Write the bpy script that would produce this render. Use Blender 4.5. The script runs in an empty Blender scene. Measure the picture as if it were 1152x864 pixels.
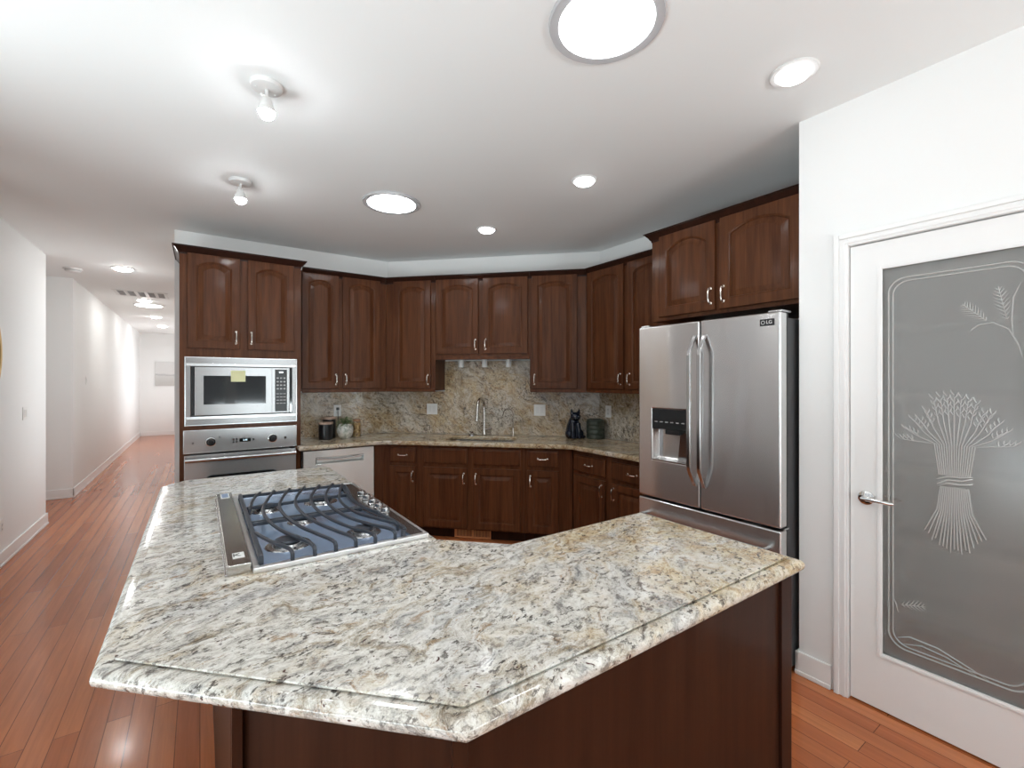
import bpy, bmesh, math, random
from mathutils import Vector, Matrix, noise
random.seed(7)
PI = math.pi
SC = bpy.context.scene
C = SC.collection

# ------------------------------------------------------------------ camera
cam_data = bpy.data.cameras.new('camera')
cam = bpy.data.objects.new('camera', cam_data); C.objects.link(cam)
cam_data.sensor_width = 36.0
cam_data.lens = 36.0 * 509.2 / 1152.0
cam_data.shift_y = -3.1 / 1152.0
cam_data.clip_start = 0.02
cam.location = (0, 0, 1.474)
cam.rotation_euler = (PI / 2, 0, -math.radians(34.58))
SC.camera = cam

# ------------------------------------------------------------------ world, light, exposure
SC.view_settings.view_transform = 'Standard'
SC.view_settings.look = 'None'
SC.view_settings.gamma = 1.0
SC.view_settings.use_curve_mapping = False
SC.view_settings.exposure = 0.34
SC.cycles.diffuse_bounces = 8
SC.cycles.max_bounces = 16
W = bpy.data.worlds.new('daylight'); SC.world = W
W.use_nodes = True
bg = W.node_tree.nodes['Background']
bg.inputs[0].default_value = (.90, .95, 1.0, 1)      # even bright overcast seen through the windows
bg.inputs[1].default_value = 0.6
CAN = 7.0      # recessed lamp lens radiance
TUBE = 20.0      # daylight tube lens radiance
BULB = 120.0     # spot bulb radiance
HALL = 54.0
DOME_FILL = 1.5     # added unseen fill lamps for the ceiling and left wall
WIN = 1.0

def area(name, loc, rot, sx, sy, power, col=(1, 1, 1)):
    l = bpy.data.lights.new(name, 'AREA'); l.shape = 'RECTANGLE'; l.size = sx; l.size_y = sy
    l.energy = power; l.color = col
    o = bpy.data.objects.new(name, l); C.objects.link(o); o.location = loc; o.rotation_euler = rot
    return o
# added fill lamps at the rear, left and hall windows, all unseen
UP = math.radians(80)     # tilts the rear and left fill lamps up onto the ceiling
area('window_daylight', (1.25, -4.9, .75), (PI / 2 + UP, 0, 0), 1.8, 1.0, 310, (0.86, 0.965, 1.0))
area('window_daylight', (-2.12, 0.2, .50), (PI / 2 + UP, 0, -PI / 2), 4.6, 1.0, 175, (0.83, 0.955, 1.0))
area('window_daylight', (-.02, 13.7, 1.45), (PI / 2, 0, PI / 2), 2.6, 1.7, 24, (0.96, 0.98, 1.0))
area('window_daylight', (-.02, 6.6, 1.45), (PI / 2, 0, PI / 2), 1.1, 1.6, 12.5, (0.94, 0.98, 1.0))

# ------------------------------------------------------------------ geometry helpers
def box(bm, x0, x1, y0, y1, z0, z1, bev=0.0, seg=2):
    t = bmesh.new()
    bmesh.ops.create_cube(t, size=1.0)
    for v in t.verts:
        v.co = Vector((x0 + (v.co.x + .5) * (x1 - x0), y0 + (v.co.y + .5) * (y1 - y0), z0 + (v.co.z + .5) * (z1 - z0)))
    if bev > 0:
        bmesh.ops.bevel(t, geom=t.edges[:], offset=bev, segments=seg, profile=.5, affect='EDGES', clamp_overlap=True)
    merge(bm, t)

def merge(bm, t, mat=None):
    m = {}
    for v in t.verts:
        m[v] = bm.verts.new(mat @ v.co if mat else v.co)
    for f in t.faces:
        try: bm.faces.new([m[v] for v in f.verts])
        except ValueError: pass
    t.free()

def prism(bm, poly, z0, z1):
    a = sum(poly[i][0] * poly[(i + 1) % len(poly)][1] - poly[(i + 1) % len(poly)][0] * poly[i][1] for i in range(len(poly)))
    if a < 0: poly = poly[::-1]
    lo = [bm.verts.new((p[0], p[1], z0)) for p in poly]
    hi = [bm.verts.new((p[0], p[1], z1)) for p in poly]
    n = len(poly)
    bm.faces.new(lo[::-1]); bm.faces.new(hi)
    for i in range(n):
        bm.faces.new((lo[i], lo[(i + 1) % n], hi[(i + 1) % n], hi[i]))

def tube(bm, pts, r, seg=10, cap=True, flat=1.0):
    pts = [Vector(p) for p in pts]
    n = len(pts)
    rs = r if isinstance(r, (list, tuple)) else [r] * n
    T = [(pts[min(i + 1, n - 1)] - pts[max(i - 1, 0)]).normalized() for i in range(n)]
    u = Vector((0, 0, 1)) if abs(T[0].z) < .9 else Vector((1, 0, 0))
    u = (u - T[0] * u.dot(T[0])).normalized()
    rings = []
    for i in range(n):
        u = (u - T[i] * u.dot(T[i])).normalized()
        w = T[i].cross(u)
        rings.append([bm.verts.new(pts[i] + (u * math.cos(2 * PI * k / seg) * flat + w * math.sin(2 * PI * k / seg)) * rs[i]) for k in range(seg)])
    for i in range(n - 1):
        for k in range(seg):
            bm.faces.new((rings[i][k], rings[i][(k + 1) % seg], rings[i + 1][(k + 1) % seg], rings[i + 1][k]))
    if cap:
        bm.faces.new(rings[0][::-1]); bm.faces.new(rings[-1])

def lathe(bm, prof, seg=32, c=(0, 0, 0), axis='Z', rot=None):
    """prof: list of (r, h); turns round the vertical axis, or rot is a 3x3 applied first."""
    rings = []
    R = rot
    cc = Vector(c)
    def P(x, y, z):
        v = Vector((x, y, z))
        if R is not None: v = R @ v
        return bm.verts.new(cc + v)
    for r, h in prof:
        if r < 1e-6: rings.append([P(0, 0, h)])
        else: rings.append([P(r * math.cos(2 * PI * k / seg), r * math.sin(2 * PI * k / seg), h) for k in range(seg)])
    for a, b in zip(rings[:-1], rings[1:]):
        for k in range(seg):
            k2 = (k + 1) % seg
            if len(a) == 1 and len(b) == 1: continue
            if len(a) == 1: bm.faces.new((a[0], b[k2], b[k]))
            elif len(b) == 1: bm.faces.new((a[k], a[k2], b[0]))
            else: bm.faces.new((a[k], a[k2], b[k2], b[k]))
    if len(rings[0]) > 1: bm.faces.new(rings[0][::-1])
    if len(rings[-1]) > 1: bm.faces.new(rings[-1])

ROT_FRONT = Matrix.Rotation(PI / 2, 3, 'X')      # lathe axis Z -> -Y (towards the front)

def sphere(bm, c, r, seg=16, rings=10, sc=(1, 1, 1)):
    t = bmesh.new(); bmesh.ops.create_uvsphere(t, u_segments=seg, v_segments=rings, radius=r)
    merge(bm, t, Matrix.Translation(c) @ Matrix.Diagonal((sc[0], sc[1], sc[2], 1)))

def link(name, me, mat, parent=None):
    o = bpy.data.objects.new(name, me); C.objects.link(o)
    if mat is not None:
        me.materials.clear(); me.materials.append(mat)
    if parent is not None: o.parent = parent
    return o

def obj(name, bm, mat, parent=None, smooth=35):
    bmesh.ops.recalc_face_normals(bm, faces=bm.faces[:])
    me = bpy.data.meshes.new(name); bm.to_mesh(me); bm.free()
    if smooth:
        me.shade_smooth(); me.set_sharp_from_angle(angle=math.radians(smooth))
    o = link(name, me, mat, parent)
    if smooth: weighted(o)
    return o

def weighted(o):
    m = o.modifiers.new('face_normals', 'WEIGHTED_NORMAL'); m.keep_sharp = True; m.weight = 100; m.mode = 'FACE_AREA'

def tag(o, label, cat, group=None, kind=None):
    o['label'] = label
    if cat: o['category'] = cat
    if group: o['group'] = group
    if kind: o['kind'] = kind
    return o

def thing(name, label, cat, loc=(0, 0, 0), rz=0.0, group=None):
    o = bpy.data.objects.new(name, None); C.objects.link(o)
    o.empty_display_size = .05
    o.location = loc; o.rotation_euler = (0, 0, rz)
    return tag(o, label, cat, group)

def struct(name, bm, mat, parent=None, smooth=None):
    o = obj(name, bm, mat, parent, smooth)
    if parent is None: o['kind'] = 'structure'
    return o

def dup(root, loc=None, rz=None, label=None):
    r = root.copy(); C.objects.link(r)
    if loc is not None: r.location = loc
    if rz is not None: r.rotation_euler = (0, 0, rz)
    if label: r['label'] = label
    for ch in root.children:
        c = ch.copy(); C.objects.link(c); c.parent = r
        for g in ch.children:
            d = g.copy(); C.objects.link(d); d.parent = c
    return r

def slab_mesh(name, outline, z0, z1, bev, holes=(), res=4):
    """flat slab with rounded rim, from a filled 2D curve"""
    cu = bpy.data.curves.new(name, 'CURVE'); cu.dimensions = '2D'; cu.fill_mode = 'BOTH'
    for pts in (outline, *holes):
        s = cu.splines.new('POLY'); s.points.add(len(pts) - 1)
        for i, p in enumerate(pts): s.points[i].co = (p[0], p[1], 0, 1)
        s.use_cyclic_u = True
    cu.bevel_depth = bev; cu.bevel_resolution = res
    cu.extrude = (z1 - z0) / 2 - bev
    cu.offset = -bev
    o = bpy.data.objects.new(name, cu); C.objects.link(o)
    dg = bpy.context.evaluated_depsgraph_get(); dg.update()
    me = bpy.data.meshes.new_from_object(o.evaluated_get(dg))
    bpy.data.objects.remove(o); bpy.data.curves.remove(cu)
    for v in me.vertices: v.co.z += (z0 + z1) / 2
    return me

def slab_bm(bm, *a, **k):
    me = slab_mesh('t', *a, **k)
    t = bmesh.new(); t.from_mesh(me); bpy.data.meshes.remove(me)
    bmesh.ops.remove_doubles(t, verts=t.verts[:], dist=1e-5)
    merge(bm, t)

def text_mesh(s, size, ext=.0004):
    cu = bpy.data.curves.new('t', 'FONT'); cu.body = s; cu.size = size; cu.extrude = ext
    cu.align_x = 'CENTER'; cu.align_y = 'CENTER'
    o = bpy.data.objects.new('t', cu); C.objects.link(o)
    dg = bpy.context.evaluated_depsgraph_get(); dg.update()
    me = bpy.data.meshes.new_from_object(o.evaluated_get(dg))
    bpy.data.objects.remove(o); bpy.data.curves.remove(cu)
    return me

def add_text(bm, s, size, x, y, z):
    """text facing -Y, centred on (x, y, z)"""
    me = text_mesh(s, size); t = bmesh.new(); t.from_mesh(me); bpy.data.meshes.remove(me)
    merge(bm, t, Matrix.Translation((x, y, z)) @ Matrix.Rotation(PI / 2, 4, 'X'))

# ------------------------------------------------------------------ materials
class NT:
    def __init__(s, name):
        s.m = bpy.data.materials.new(name); s.m.use_nodes = True
        s.t = s.m.node_tree; s.b = s.t.nodes['Principled BSDF']; s.out = s.t.nodes['Material Output']
    def n(s, kind, **kw):
        x = s.t.nodes.new('ShaderNode' + kind)
        for k, v in kw.items():
            if k in x.inputs: x.inputs[k].default_value = v
            else: setattr(x, k, v)
        return x
    def l(s, a, b): s.t.links.new(a, b)
    def ramp(s, fac, stops):
        r = s.n('ValToRGB'); e = r.color_ramp.elements
        while len(e) < len(stops): e.new(.5)
        for k, (p, c) in zip(e, stops):
            k.position = p; k.color = (*c, 1) if len(c) == 3 else c
        s.l(fac, r.inputs[0]); return r.outputs[0]
    def mix(s, fac, a, b, mode='MIX'):
        m = s.n('Mix', data_type='RGBA', blend_type=mode)
        for v, i in ((fac, 0), (a, 6), (b, 7)):
            if isinstance(v, (int, float)): m.inputs[i].default_value = v
            elif isinstance(v, tuple): m.inputs[i].default_value = (*v, 1)
            else: s.l(v, m.inputs[i])
        return m.outputs[2]
    def math(s, op, a, b=None):
        m = s.n('Math', operation=op)
        for v, i in ((a, 0), (b, 1)):
            if v is None: continue
            if isinstance(v, (int, float)): m.inputs[i].default_value = v
            else: s.l(v, m.inputs[i])
        return m.outputs[0]
    def mapping(s, src, scale=(1, 1, 1), rot=(0, 0, 0), loc=(0, 0, 0)):
        m = s.n('Mapping'); s.l(src, m.inputs[0])
        m.inputs['Scale'].default_value = scale; m.inputs['Rotation'].default_value = rot; m.inputs['Location'].default_value = loc
        return m.outputs[0]
    def noise(s, vec, scale, detail=4, rough=.5, dist=0.0):
        x = s.n('TexNoise'); s.l(vec, x.inputs['Vector'])
        x.inputs['Scale'].default_value = scale; x.inputs['Detail'].default_value = detail
        x.inputs['Roughness'].default_value = rough; x.inputs['Distortion'].default_value = dist
        return x
    def bump(s, h, strength=.2, dist=.01):
        b = s.n('Bump'); b.inputs['Strength'].default_value = strength; b.inputs['Distance'].default_value = dist
        s.l(h, b.inputs['Height']); s.l(b.outputs[0], s.b.inputs['Normal']); return b
    def obj(s): return s.n('TexCoord').outputs['Object']
    def set(s, **kw):
        for k, v in kw.items():
            s.b.inputs[k.replace('_', ' ')].default_value = (*v, 1) if isinstance(v, tuple) else v
        return s

def plain(name, col, rough=.5, metal=0.0, **kw):
    k = NT(name); k.set(Base_Color=col, Roughness=rough, Metallic=metal, **kw)
    # faint procedural variation so that no surface is perfectly uniform
    ns = k.noise(k.obj(), 14, 3)
    c = k.mix(ns.outputs[0], tuple(x * .95 for x in col), tuple(min(1, x * 1.04) for x in col))
    k.l(c, k.b.inputs['Base Color'])
    return k.m

def emit(name, col, strength):
    k = NT(name); k.set(Base_Color=col, Emission_Color=col, Emission_Strength=strength, Roughness=.4)
    return k.m

def m_paint(name, col, rough=.6):
    k = NT(name); k.set(Roughness=rough)
    o = k.obj(); ns = k.noise(o, 2.0, 3)
    k.l(k.mix(ns.outputs[0], tuple(c * .985 for c in col), col), k.b.inputs['Base Color'])
    k.bump(k.noise(o, 220, 2).outputs[0], .06, .002)
    return k.m

def m_wood(name, a, b, rough=.42, coat=.15, grain=(26, 26, 1.6)):
    k = NT(name); k.set(Roughness=rough, Coat_Weight=coat, Coat_Roughness=.14, Specular_IOR_Level=.10)
    o = k.obj()
    ri = k.n('ObjectInfo').outputs['Random']
    add = k.n('VectorMath', operation='ADD'); k.l(o, add.inputs[0])
    cx = k.n('CombineXYZ'); k.l(k.math('MULTIPLY', ri, 7.0), cx.inputs[0]); k.l(cx.outputs[0], add.inputs[1])
    v = k.mapping(add.outputs[0], grain)
    n1 = k.noise(v, 1.0, 6, .6, .4); n2 = k.noise(k.mapping(add.outputs[0], (grain[0] * 5, grain[1] * 5, grain[2] * 2.5)), 1.0, 3)
    f = k.math('ADD', k.math('MULTIPLY', n1.outputs[0], .75), k.math('MULTIPLY', n2.outputs[0], .25))
    k.l(k.ramp(f, [(.34, a), (.64, b)]), k.b.inputs['Base Color'])
    k.bump(f, .05, .002)
    return k.m

def m_granite(name, d, warm=0.0, size=1.0, stretch=2.4, tint=(.86, .84, .81), dark=0.0, grad=(-.03, .17)):
    """granite whose grain is drawn out along direction d"""
    k = NT(name); k.set(Roughness=.09, Specular_IOR_Level=.5)
    g = k.n('NewGeometry').outputs['Position']
    o = k.mapping(g, (size, size, size))
    w1 = k.noise(o, 1.9, 4, .58)
    sub = k.n('VectorMath', operation='SUBTRACT'); k.l(w1.outputs['Color'], sub.inputs[0]); sub.inputs[1].default_value = (.5, .5, .5)
    sc = k.n('VectorMath', operation='SCALE'); k.l(sub.outputs[0], sc.inputs[0]); sc.inputs['Scale'].default_value = .50
    ad = k.n('VectorMath', operation='ADD'); k.l(o, ad.inputs[0]); k.l(sc.outputs[0], ad.inputs[1])
    p = ad.outputs[0]
    d = Vector(d).normalized()
    def aniso(v, q):
        dt = k.n('VectorMath', operation='DOT_PRODUCT'); k.l(v, dt.inputs[0]); dt.inputs[1].default_value = d
        a = k.n('VectorMath', operation='SCALE'); a.inputs[0].default_value = d * (q - 1); k.l(dt.outputs['Value'], a.inputs['Scale'])
        b_ = k.n('VectorMath', operation='SCALE'); k.l(v, b_.inputs[0]); b_.inputs['Scale'].default_value = q
        r = k.n('VectorMath', operation='SUBTRACT'); k.l(b_.outputs[0], r.inputs[0]); k.l(a.outputs[0], r.inputs[1])
        return r.outputs[0]
    flow = aniso(p, stretch); flow2 = aniso(p, stretch * 1.7)
    base = k.noise(flow, 11.0, 10, .74).outputs[0]
    c = k.ramp(base, [(.30, (.13, .125, .125)), (.40, (.37, .36, .35)), (.49, (.63, .605, .56)), (.58, (.80, .785, .75)), (.70, (.86, .85, .83))])
    # slate grey drifts
    dr = k.noise(flow, 2.6, 6, .62).outputs[0]
    c = k.mix(k.ramp(dr, [(.50, (0, 0, 0)), (.64, (.55, .55, .55))]), c, k.ramp(base, [(.36, (.14, .15, .165)), (.58, (.62, .635, .66))]))
    # golden and ochre clouds, more of them towards the refrigerator side
    sx = k.n('SeparateXYZ'); k.l(g, sx.inputs[0])
    gr = k.n('MapRange'); k.l(sx.outputs[0], gr.inputs[0])
    gr.inputs[1].default_value = .35; gr.inputs[2].default_value = 1.9; gr.inputs[3].default_value = grad[0]; gr.inputs[4].default_value = grad[1]
    cl = k.noise(aniso(p, 1.6), 3.0, 8, .68).outputs[0]
    cf = k.math('ADD', k.math('ADD', cl, gr.outputs[0]), warm)
    gold = k.ramp(cf, [(.52, (0, 0, 0)), (.72, (.9, .9, .9))])
    goldc = k.ramp(k.noise(flow, 14, 9, .74).outputs[0], [(.32, (.16, .085, .035)), (.44, (.45, .31, .16)), (.56, (.70, .60, .43))])
    c = k.mix(gold, c, goldc)
    # short drawn-out dark and rusty streaks
    gate = k.ramp(k.noise(p, 4.0, 4).outputs[0], [(.40, (0, 0, 0)), (.60, (1, 1, 1))])
    vm = k.ramp(k.noise(flow2, 9, 8, .72).outputs[0], [(.575 - dark, (0, 0, 0)), (.66 - dark, (.9, .9, .9))])
    c = k.mix(k.math('MULTIPLY', vm, gate), c, (.10, .078, .065))
    rust = k.ramp(k.noise(flow2, 4.6, 8, .74).outputs[0], [(.575, (0, 0, 0)), (.66, (.8, .8, .8))])
    c = k.mix(rust, c, (.29, .17, .08))
    # a few wide olive-brown bands winding through the slab
    bn = k.math('ABSOLUTE', k.math('SUBTRACT', k.noise(aniso(p, 1.3), 1.15, 3, .5).outputs[0], .53))
    bm_ = k.ramp(bn, [(.004, (.8, .8, .8)), (.022, (0, 0, 0))])
    c = k.mix(k.math('MULTIPLY', bm_, k.ramp(base, [(.36, (1, 1, 1)), (.58, (.1, .1, .1))])), c, (.27, .20, .11))
    # pepper and garnet spots
    fm = k.ramp(k.noise(aniso(g, 1.6), 48, 5, .66).outputs[0], [(.57 - dark * .6, (0, 0, 0)), (.615 - dark * .6, (.95, .95, .95))])
    g3 = k.ramp(k.noise(p, 6, 5, .6).outputs[0], [(.36, (.15, .15, .15)), (.60, (1, 1, 1))])
    c = k.mix(k.math('MULTIPLY', fm, g3), c, (.075, .065, .06))
    vo = k.n('TexVoronoi'); k.l(p, vo.inputs['Vector']); vo.inputs['Scale'].default_value = 34
    sp = k.ramp(vo.outputs['Distance'], [(.10, (1, 1, 1)), (.17, (0, 0, 0))])
    g2 = k.ramp(k.noise(o, 7, 2).outputs[0], [(.52, (0, 0, 0)), (.56, (1, 1, 1))])
    c = k.mix(k.math('MULTIPLY', sp, g2), c, (.075, .028, .028))
    fine = k.noise(o, 210, 2, .6)
    c = k.mix(.40, c, k.ramp(fine.outputs[0], [(.3, (.30, .29, .27)), (.7, (.95, .94, .90))]), 'OVERLAY')
    c = k.mix(1.0, c, tint, 'MULTIPLY')
    k.l(c, k.b.inputs['Base Color'])
    return k.m

def m_floor():
    k = NT('floor_planks'); k.set(Roughness=.2, Coat_Weight=.12, Coat_Roughness=.09, Specular_IOR_Level=.34)
    o = k.n('NewGeometry').outputs['Position']
    v = k.mapping(o, (1, 1, 1), (0, 0, PI / 2))
    br = k.n('TexBrick'); k.l(v, br.inputs[0]); br.offset = .37; br.offset_frequency = 2; br.squash = 1.0
    br.inputs['Scale'].default_value = 1.0; br.inputs['Mortar Size'].default_value = .0016; br.inputs['Mortar Smooth'].default_value = .2
    br.inputs['Brick Width'].default_value = 1.9; br.inputs['Row Height'].default_value = .083
    br.inputs['Color1'].default_value = (0, 0, 0, 1); br.inputs['Color2'].default_value = (1, 1, 1, 1); br.inputs['Mortar'].default_value = (.5, .5, .5, 1)
    plank = k.ramp(br.outputs['Color'], [(0, (.36, .100, .033)), (.5, (.43, .132, .046)), (1, (.50, .172, .064))])
    gr = k.noise(k.mapping(o, (38, 2.2, 1)), 1.0, 6, .62, .5)
    c = k.mix(.30, plank, k.ramp(gr.outputs[0], [(.3, (.28, .28, .28)), (.7, (.8, .8, .8))]), 'OVERLAY')
    c = k.mix(k.math('MULTIPLY', br.outputs['Fac'], .8), c, (.07, .022, .01))
    k.l(c, k.b.inputs['Base Color'])
    h = k.math('SUBTRACT', k.math('MULTIPLY', k.noise(k.mapping(o, (9, 1.2, 1)), 1.0, 2).outputs[0], .15), br.outputs['Fac'])
    k.bump(h, .25, .002)
    return k.m

def m_steel(name, col=(.62, .61, .60), rough=.24, brush=(2, 2, 220), wave=0.0, aniso=False):
    k = NT(name); k.set(Metallic=1.0, Roughness=rough)
    o = k.obj()
    n1 = k.noise(k.mapping(o, brush), 1.0, 3)
    amp = .03 if aniso else 1.0
    k.l(k.mix(n1.outputs[0], tuple(c * (1 - .07 * min(1, amp * 10)) for c in col), tuple(min(1, c * (1 + .05 * min(1, amp * 10))) for c in col)), k.b.inputs['Base Color'])
    mr = k.n('MapRange'); k.l(n1.outputs[0], mr.inputs[0]); mr.inputs[3].default_value = rough * (1 - .2 * amp); mr.inputs[4].default_value = rough * (1 + .25 * amp)
    k.l(mr.outputs[0], k.b.inputs['Roughness'])
    if aniso:        # horizontal grain: reflections are drawn out vertically
        k.set(Anisotropic=.9)
        tz = k.n('CombineXYZ'); tz.inputs[2].default_value = 1.0; k.l(tz.outputs[0], k.b.inputs['Tangent'])
    if wave:
        k.bump(k.noise(k.mapping(o, (2.6, 2.6, 1.1)), 1.0, 1).outputs[0], wave, .02)
    return k.m

def m_glass_frosted():
    k = NT('textured_glass')
    k.set(Base_Color=(.80, .80, .775), Roughness=.16, Transmission_Weight=.80, IOR=1.45)
    o = k.obj()
    k.bump(k.noise(o, 300, 2).outputs[0], .10, .002)
    return k.m

def m_pane():
    k = NT('window_glass')
    tr = k.n('BsdfTransparent'); gl = k.n('BsdfGlossy'); gl.inputs['Roughness'].default_value = .02
    mx = k.n('MixShader'); mx.inputs[0].default_value = .06
    k.l(tr.outputs[0], mx.inputs[1]); k.l(gl.outputs[0], mx.inputs[2]); k.l(mx.outputs[0], k.out.inputs[0])
    return k.m

WALL = m_paint('wall_paint', (.84, .845, .835))
CEIL = m_paint('ceiling_paint', (.85, .87, .865), .7)
TRIM = m_paint('trim_paint', (.84, .84, .83), .32)
WOOD = m_wood('cherry_cabinet_wood', (.058, .0185, .0078), (.122, .0445, .0175))
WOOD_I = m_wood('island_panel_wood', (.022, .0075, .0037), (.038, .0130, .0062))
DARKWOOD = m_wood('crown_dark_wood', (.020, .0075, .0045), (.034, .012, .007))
GRAN = m_granite('island_granite', (.90, .38, .1), .01, 1.45, 2.1, (.87, .865, .85), .03, (-.03, .22))
GRANB = m_granite('counter_granite', (.7, -.5, .1), .04, .9, 2.2, (.82, .79, .74), .0)
GRANS = m_granite('backsplash_granite', (.55, -.55, -.62), .07, .75, 3.0, (.78, .72, .64), .035, (.0, .03))
FLOOR = m_floor()
STEEL = m_steel('brushed_steel', (.36, .36, .36), .27, (2, 2, 600), 0.0, True)
STEEL_F = m_steel('refrigerator_steel', (.70, .69, .685), .27, (2, 2, 600), 1.0, True)
STEEL_DW = m_steel('dishwasher_steel', (.62, .635, .62), .27, (2, 2, 600), .6, True); STEEL_DW.node_tree.nodes['Principled BSDF'].inputs['Metallic'].default_value = .8
STEEL_L = m_steel('light_steel', (.54, .54, .54), .22)
PAN = m_steel('pan_steel_sky_tint', (.46, .60, .82), .22, (2, 2, 2)); PAN.node_tree.nodes['Principled BSDF'].inputs['Metallic'].default_value = .6  # blue skylight reflection put into the base colour of the steel
NICKEL = m_steel('satin_nickel', (.80, .74, .67), .25, (40, 40, 40))
FAUCET = m_steel('faucet_nickel', (.58, .55, .51), .2, (30, 30, 30))
TAPM = m_steel('dark_bronze', (.20, .17, .14), .3, (30, 30, 30))
CHROME = m_steel('chrome', (.78, .78, .77), .10, (5, 5, 5))
IRON = plain('cast_iron', (.030, .036, .048), .38)
BLACK = plain('black_plastic', (.012, .012, .013), .3)
BLACKG = plain('black_glass', (.010, .012, .013), .06)
DARKG = plain('dark_grey_metal', (.05, .05, .052), .45)
WHITEP = plain('white_plastic', (.80, .80, .78), .35)
GREYP = plain('grey_print', (.42, .42, .42), .5)
FIXW = plain('fixture_white', (.72, .72, .71), .4)
RING = plain('fixture_ring_grey', (.46, .46, .47), .4)
L_CAN = emit('recessed_lens', (.97, .985, 1.0), CAN)
L_HALL = emit('hall_lens', (.99, .985, .975), HALL)
L_TUBE = emit('daylight_lens', (.93, .97, 1.0), TUBE)
L_BULB = emit('bulb_glow', (.95, .98, 1.0), BULB)
GLASSF = m_glass_frosted()
PANE = m_pane()

# ------------------------------------------------------------------ room shell
CZ = 2.78
YW, SW, XW = 4.859, 6.556, 3.312          # kitchen wall planes (y = , x + y = , x = )
XD, YC = 2.4906, 1.0587                   # door wall and its corner
R2 = 2 ** .5
def wall(name, x0, x1, y0, y1, z0=0, z1=CZ, m=None):
    b = bmesh.new(); box(b, x0, x1, y0, y1, z0, z1); return struct(name, b, m or WALL)

b = bmesh.new(); box(b, -3.2, 4.2, -4.5, 15.9, -.1, 0); struct('floor', b, FLOOR)
b = bmesh.new(); box(b, -3.2, 4.2, -4.5, 15.9, CZ, CZ + .1); struct('ceiling', b, CEIL)

# left wall, with a window beside the camera
b = bmesh.new()
box(b, -1.43, -1.309, -4.5, -2.1, 0, CZ); box(b, -1.43, -1.309, 2.5, 3.25, 0, CZ); box(b, -1.43, -1.309, 3.6, 6.57, 0, CZ); box(b, -1.43, -1.309, 3.25, 3.6, 0, .2); box(b, -1.43, -1.309, 3.25, 3.6, 2.45, CZ)
box(b, -1.43, -1.309, -2.1, 2.5, 0, .4); box(b, -1.43, -1.309, -2.1, 2.5, 2.5, CZ)
struct('wall_left', b, WALL)
wall('wall_niche_near', -3.2, -1.4305, 6.45, 6.57)
wall('wall_niche_end', -3.2, -3.08, 6.5705, 7.8995)
b = bmesh.new(); box(b, -3.2, -1.33, 7.9, 8.02, 0, CZ); box(b, -1.45, -1.33, 8.02, 15.6, 0, CZ); struct('wall_hall_left', b, WALL)
wall('wall_hall_end', -1.45, 0.5, 15.6005, 15.72)
b = bmesh.new()
box(b, -.18, -.06, 4.9795, 5.98, 0, CZ); box(b, -.18, -.06, 7.22, 12.2, 0, CZ); box(b, -.18, -.06, 5.98, 7.22, 0, .6); box(b, -.18, -.06, 5.98, 7.22, 2.3, CZ); box(b, -.18, -.06, 15.2, 15.6, 0, CZ); box(b, -.18, -.06, 12.2, 15.2, 0, .6); box(b, -.18, -.06, 12.2, 15.2, 2.3, CZ)
struct('wall_hall_right', b, WALL)
# kitchen walls: behind the ovens, behind the sink, behind the refrigerator
cl = SW - YW; t = .12
b = bmesh.new(); prism(b, [(-.18, YW), (cl, YW), (cl + t * .414, YW + t), (-.18, YW + t)], 0, CZ); struct('wall_oven', b, WALL)
cr = SW - XW
b = bmesh.new(); prism(b, [(cl + .0005, YW - .0005), (XW - .0005, cr + .0005), (XW + t, cr + t * .414), (cl + t * .414, YW + t)], 0, CZ); struct('wall_sink', b, WALL)
b = bmesh.new(); prism(b, [(XW, YC - .12), (XW, cr), (XW + t, cr + t * .414), (XW + t, YC - .12)], 0, CZ); struct('wall_refrigerator', b, WALL)
wall('wall_alcove', XD + .1205, XW - .0005, YC - .12, YC)
# door wall with the pantry opening
DY0, DY1, DZ = .128, .858, 2.113
b = bmesh.new()
box(b, XD, XD + .12, -4.5, DY0, 0, CZ); box(b, XD, XD + .12, DY1, YC, 0, CZ); box(b, XD, XD + .12, DY0, DY1, DZ, CZ)
struct('wall_right', b, WALL)
# pantry behind the glass door
wall('wall_pantry_back', 3.62, 3.74, -.62, YC - .1205)
wall('wall_pantry_side', XD + .1205, 3.74, -.74, -.6205)
wall('wall_pantry_return', 3.4325, 3.6195, YC - .12, YC)
# rear wall with two windows
b = bmesh.new()
box(b, -1.3085, XD - .0005, -4.42, -4.3, 0, .6); box(b, -1.3085, XD - .0005, -4.42, -4.3, 2.3, CZ)
for x0, x1 in ((-1.3085, -.9), (.55, .65), (2.1, XD - .0005)): box(b, x0, x1, -4.42, -4.3, .6, 2.3)
struct('wall_rear', b, WALL)

def window(n, loc, rz, w, h, mull=True):
    o = bpy.data.objects.new('window_%d' % n, None); C.objects.link(o); o['kind'] = 'structure'
    o.location = loc; o.rotation_euler = (0, 0, rz)
    b = bmesh.new()
    for x0, x1, z0, z1 in ((0, .06, 0, h), (w - .06, w, 0, h), (.06, w - .06, 0, .06), (.06, w - .06, h - .06, h), (w / 2 - .03, w / 2 + .03, .06, h - .06))[:5 if mull else 4]:
        box(b, x0, x1, -.03, .03, z0, z1, .004)
    f = obj('window_frame', b, TRIM, o)
    b = bmesh.new(); box(b, .055, w - .055, -.004, .004, .055, h - .055); obj('pane', b, PANE, o)
    return o
window(1, (.55, -4.36, .6), PI, 1.45, 1.7)
window(2, (2.1, -4.36, .6), PI, 1.45, 1.7)
window(3, (-1.37, -2.1, .4), PI / 2, 2.3, 2.1)
window(6, (-.12, 12.2, .6), PI / 2, 3.0, 1.7)  # unseen window added to brighten the far end of the hall
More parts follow.
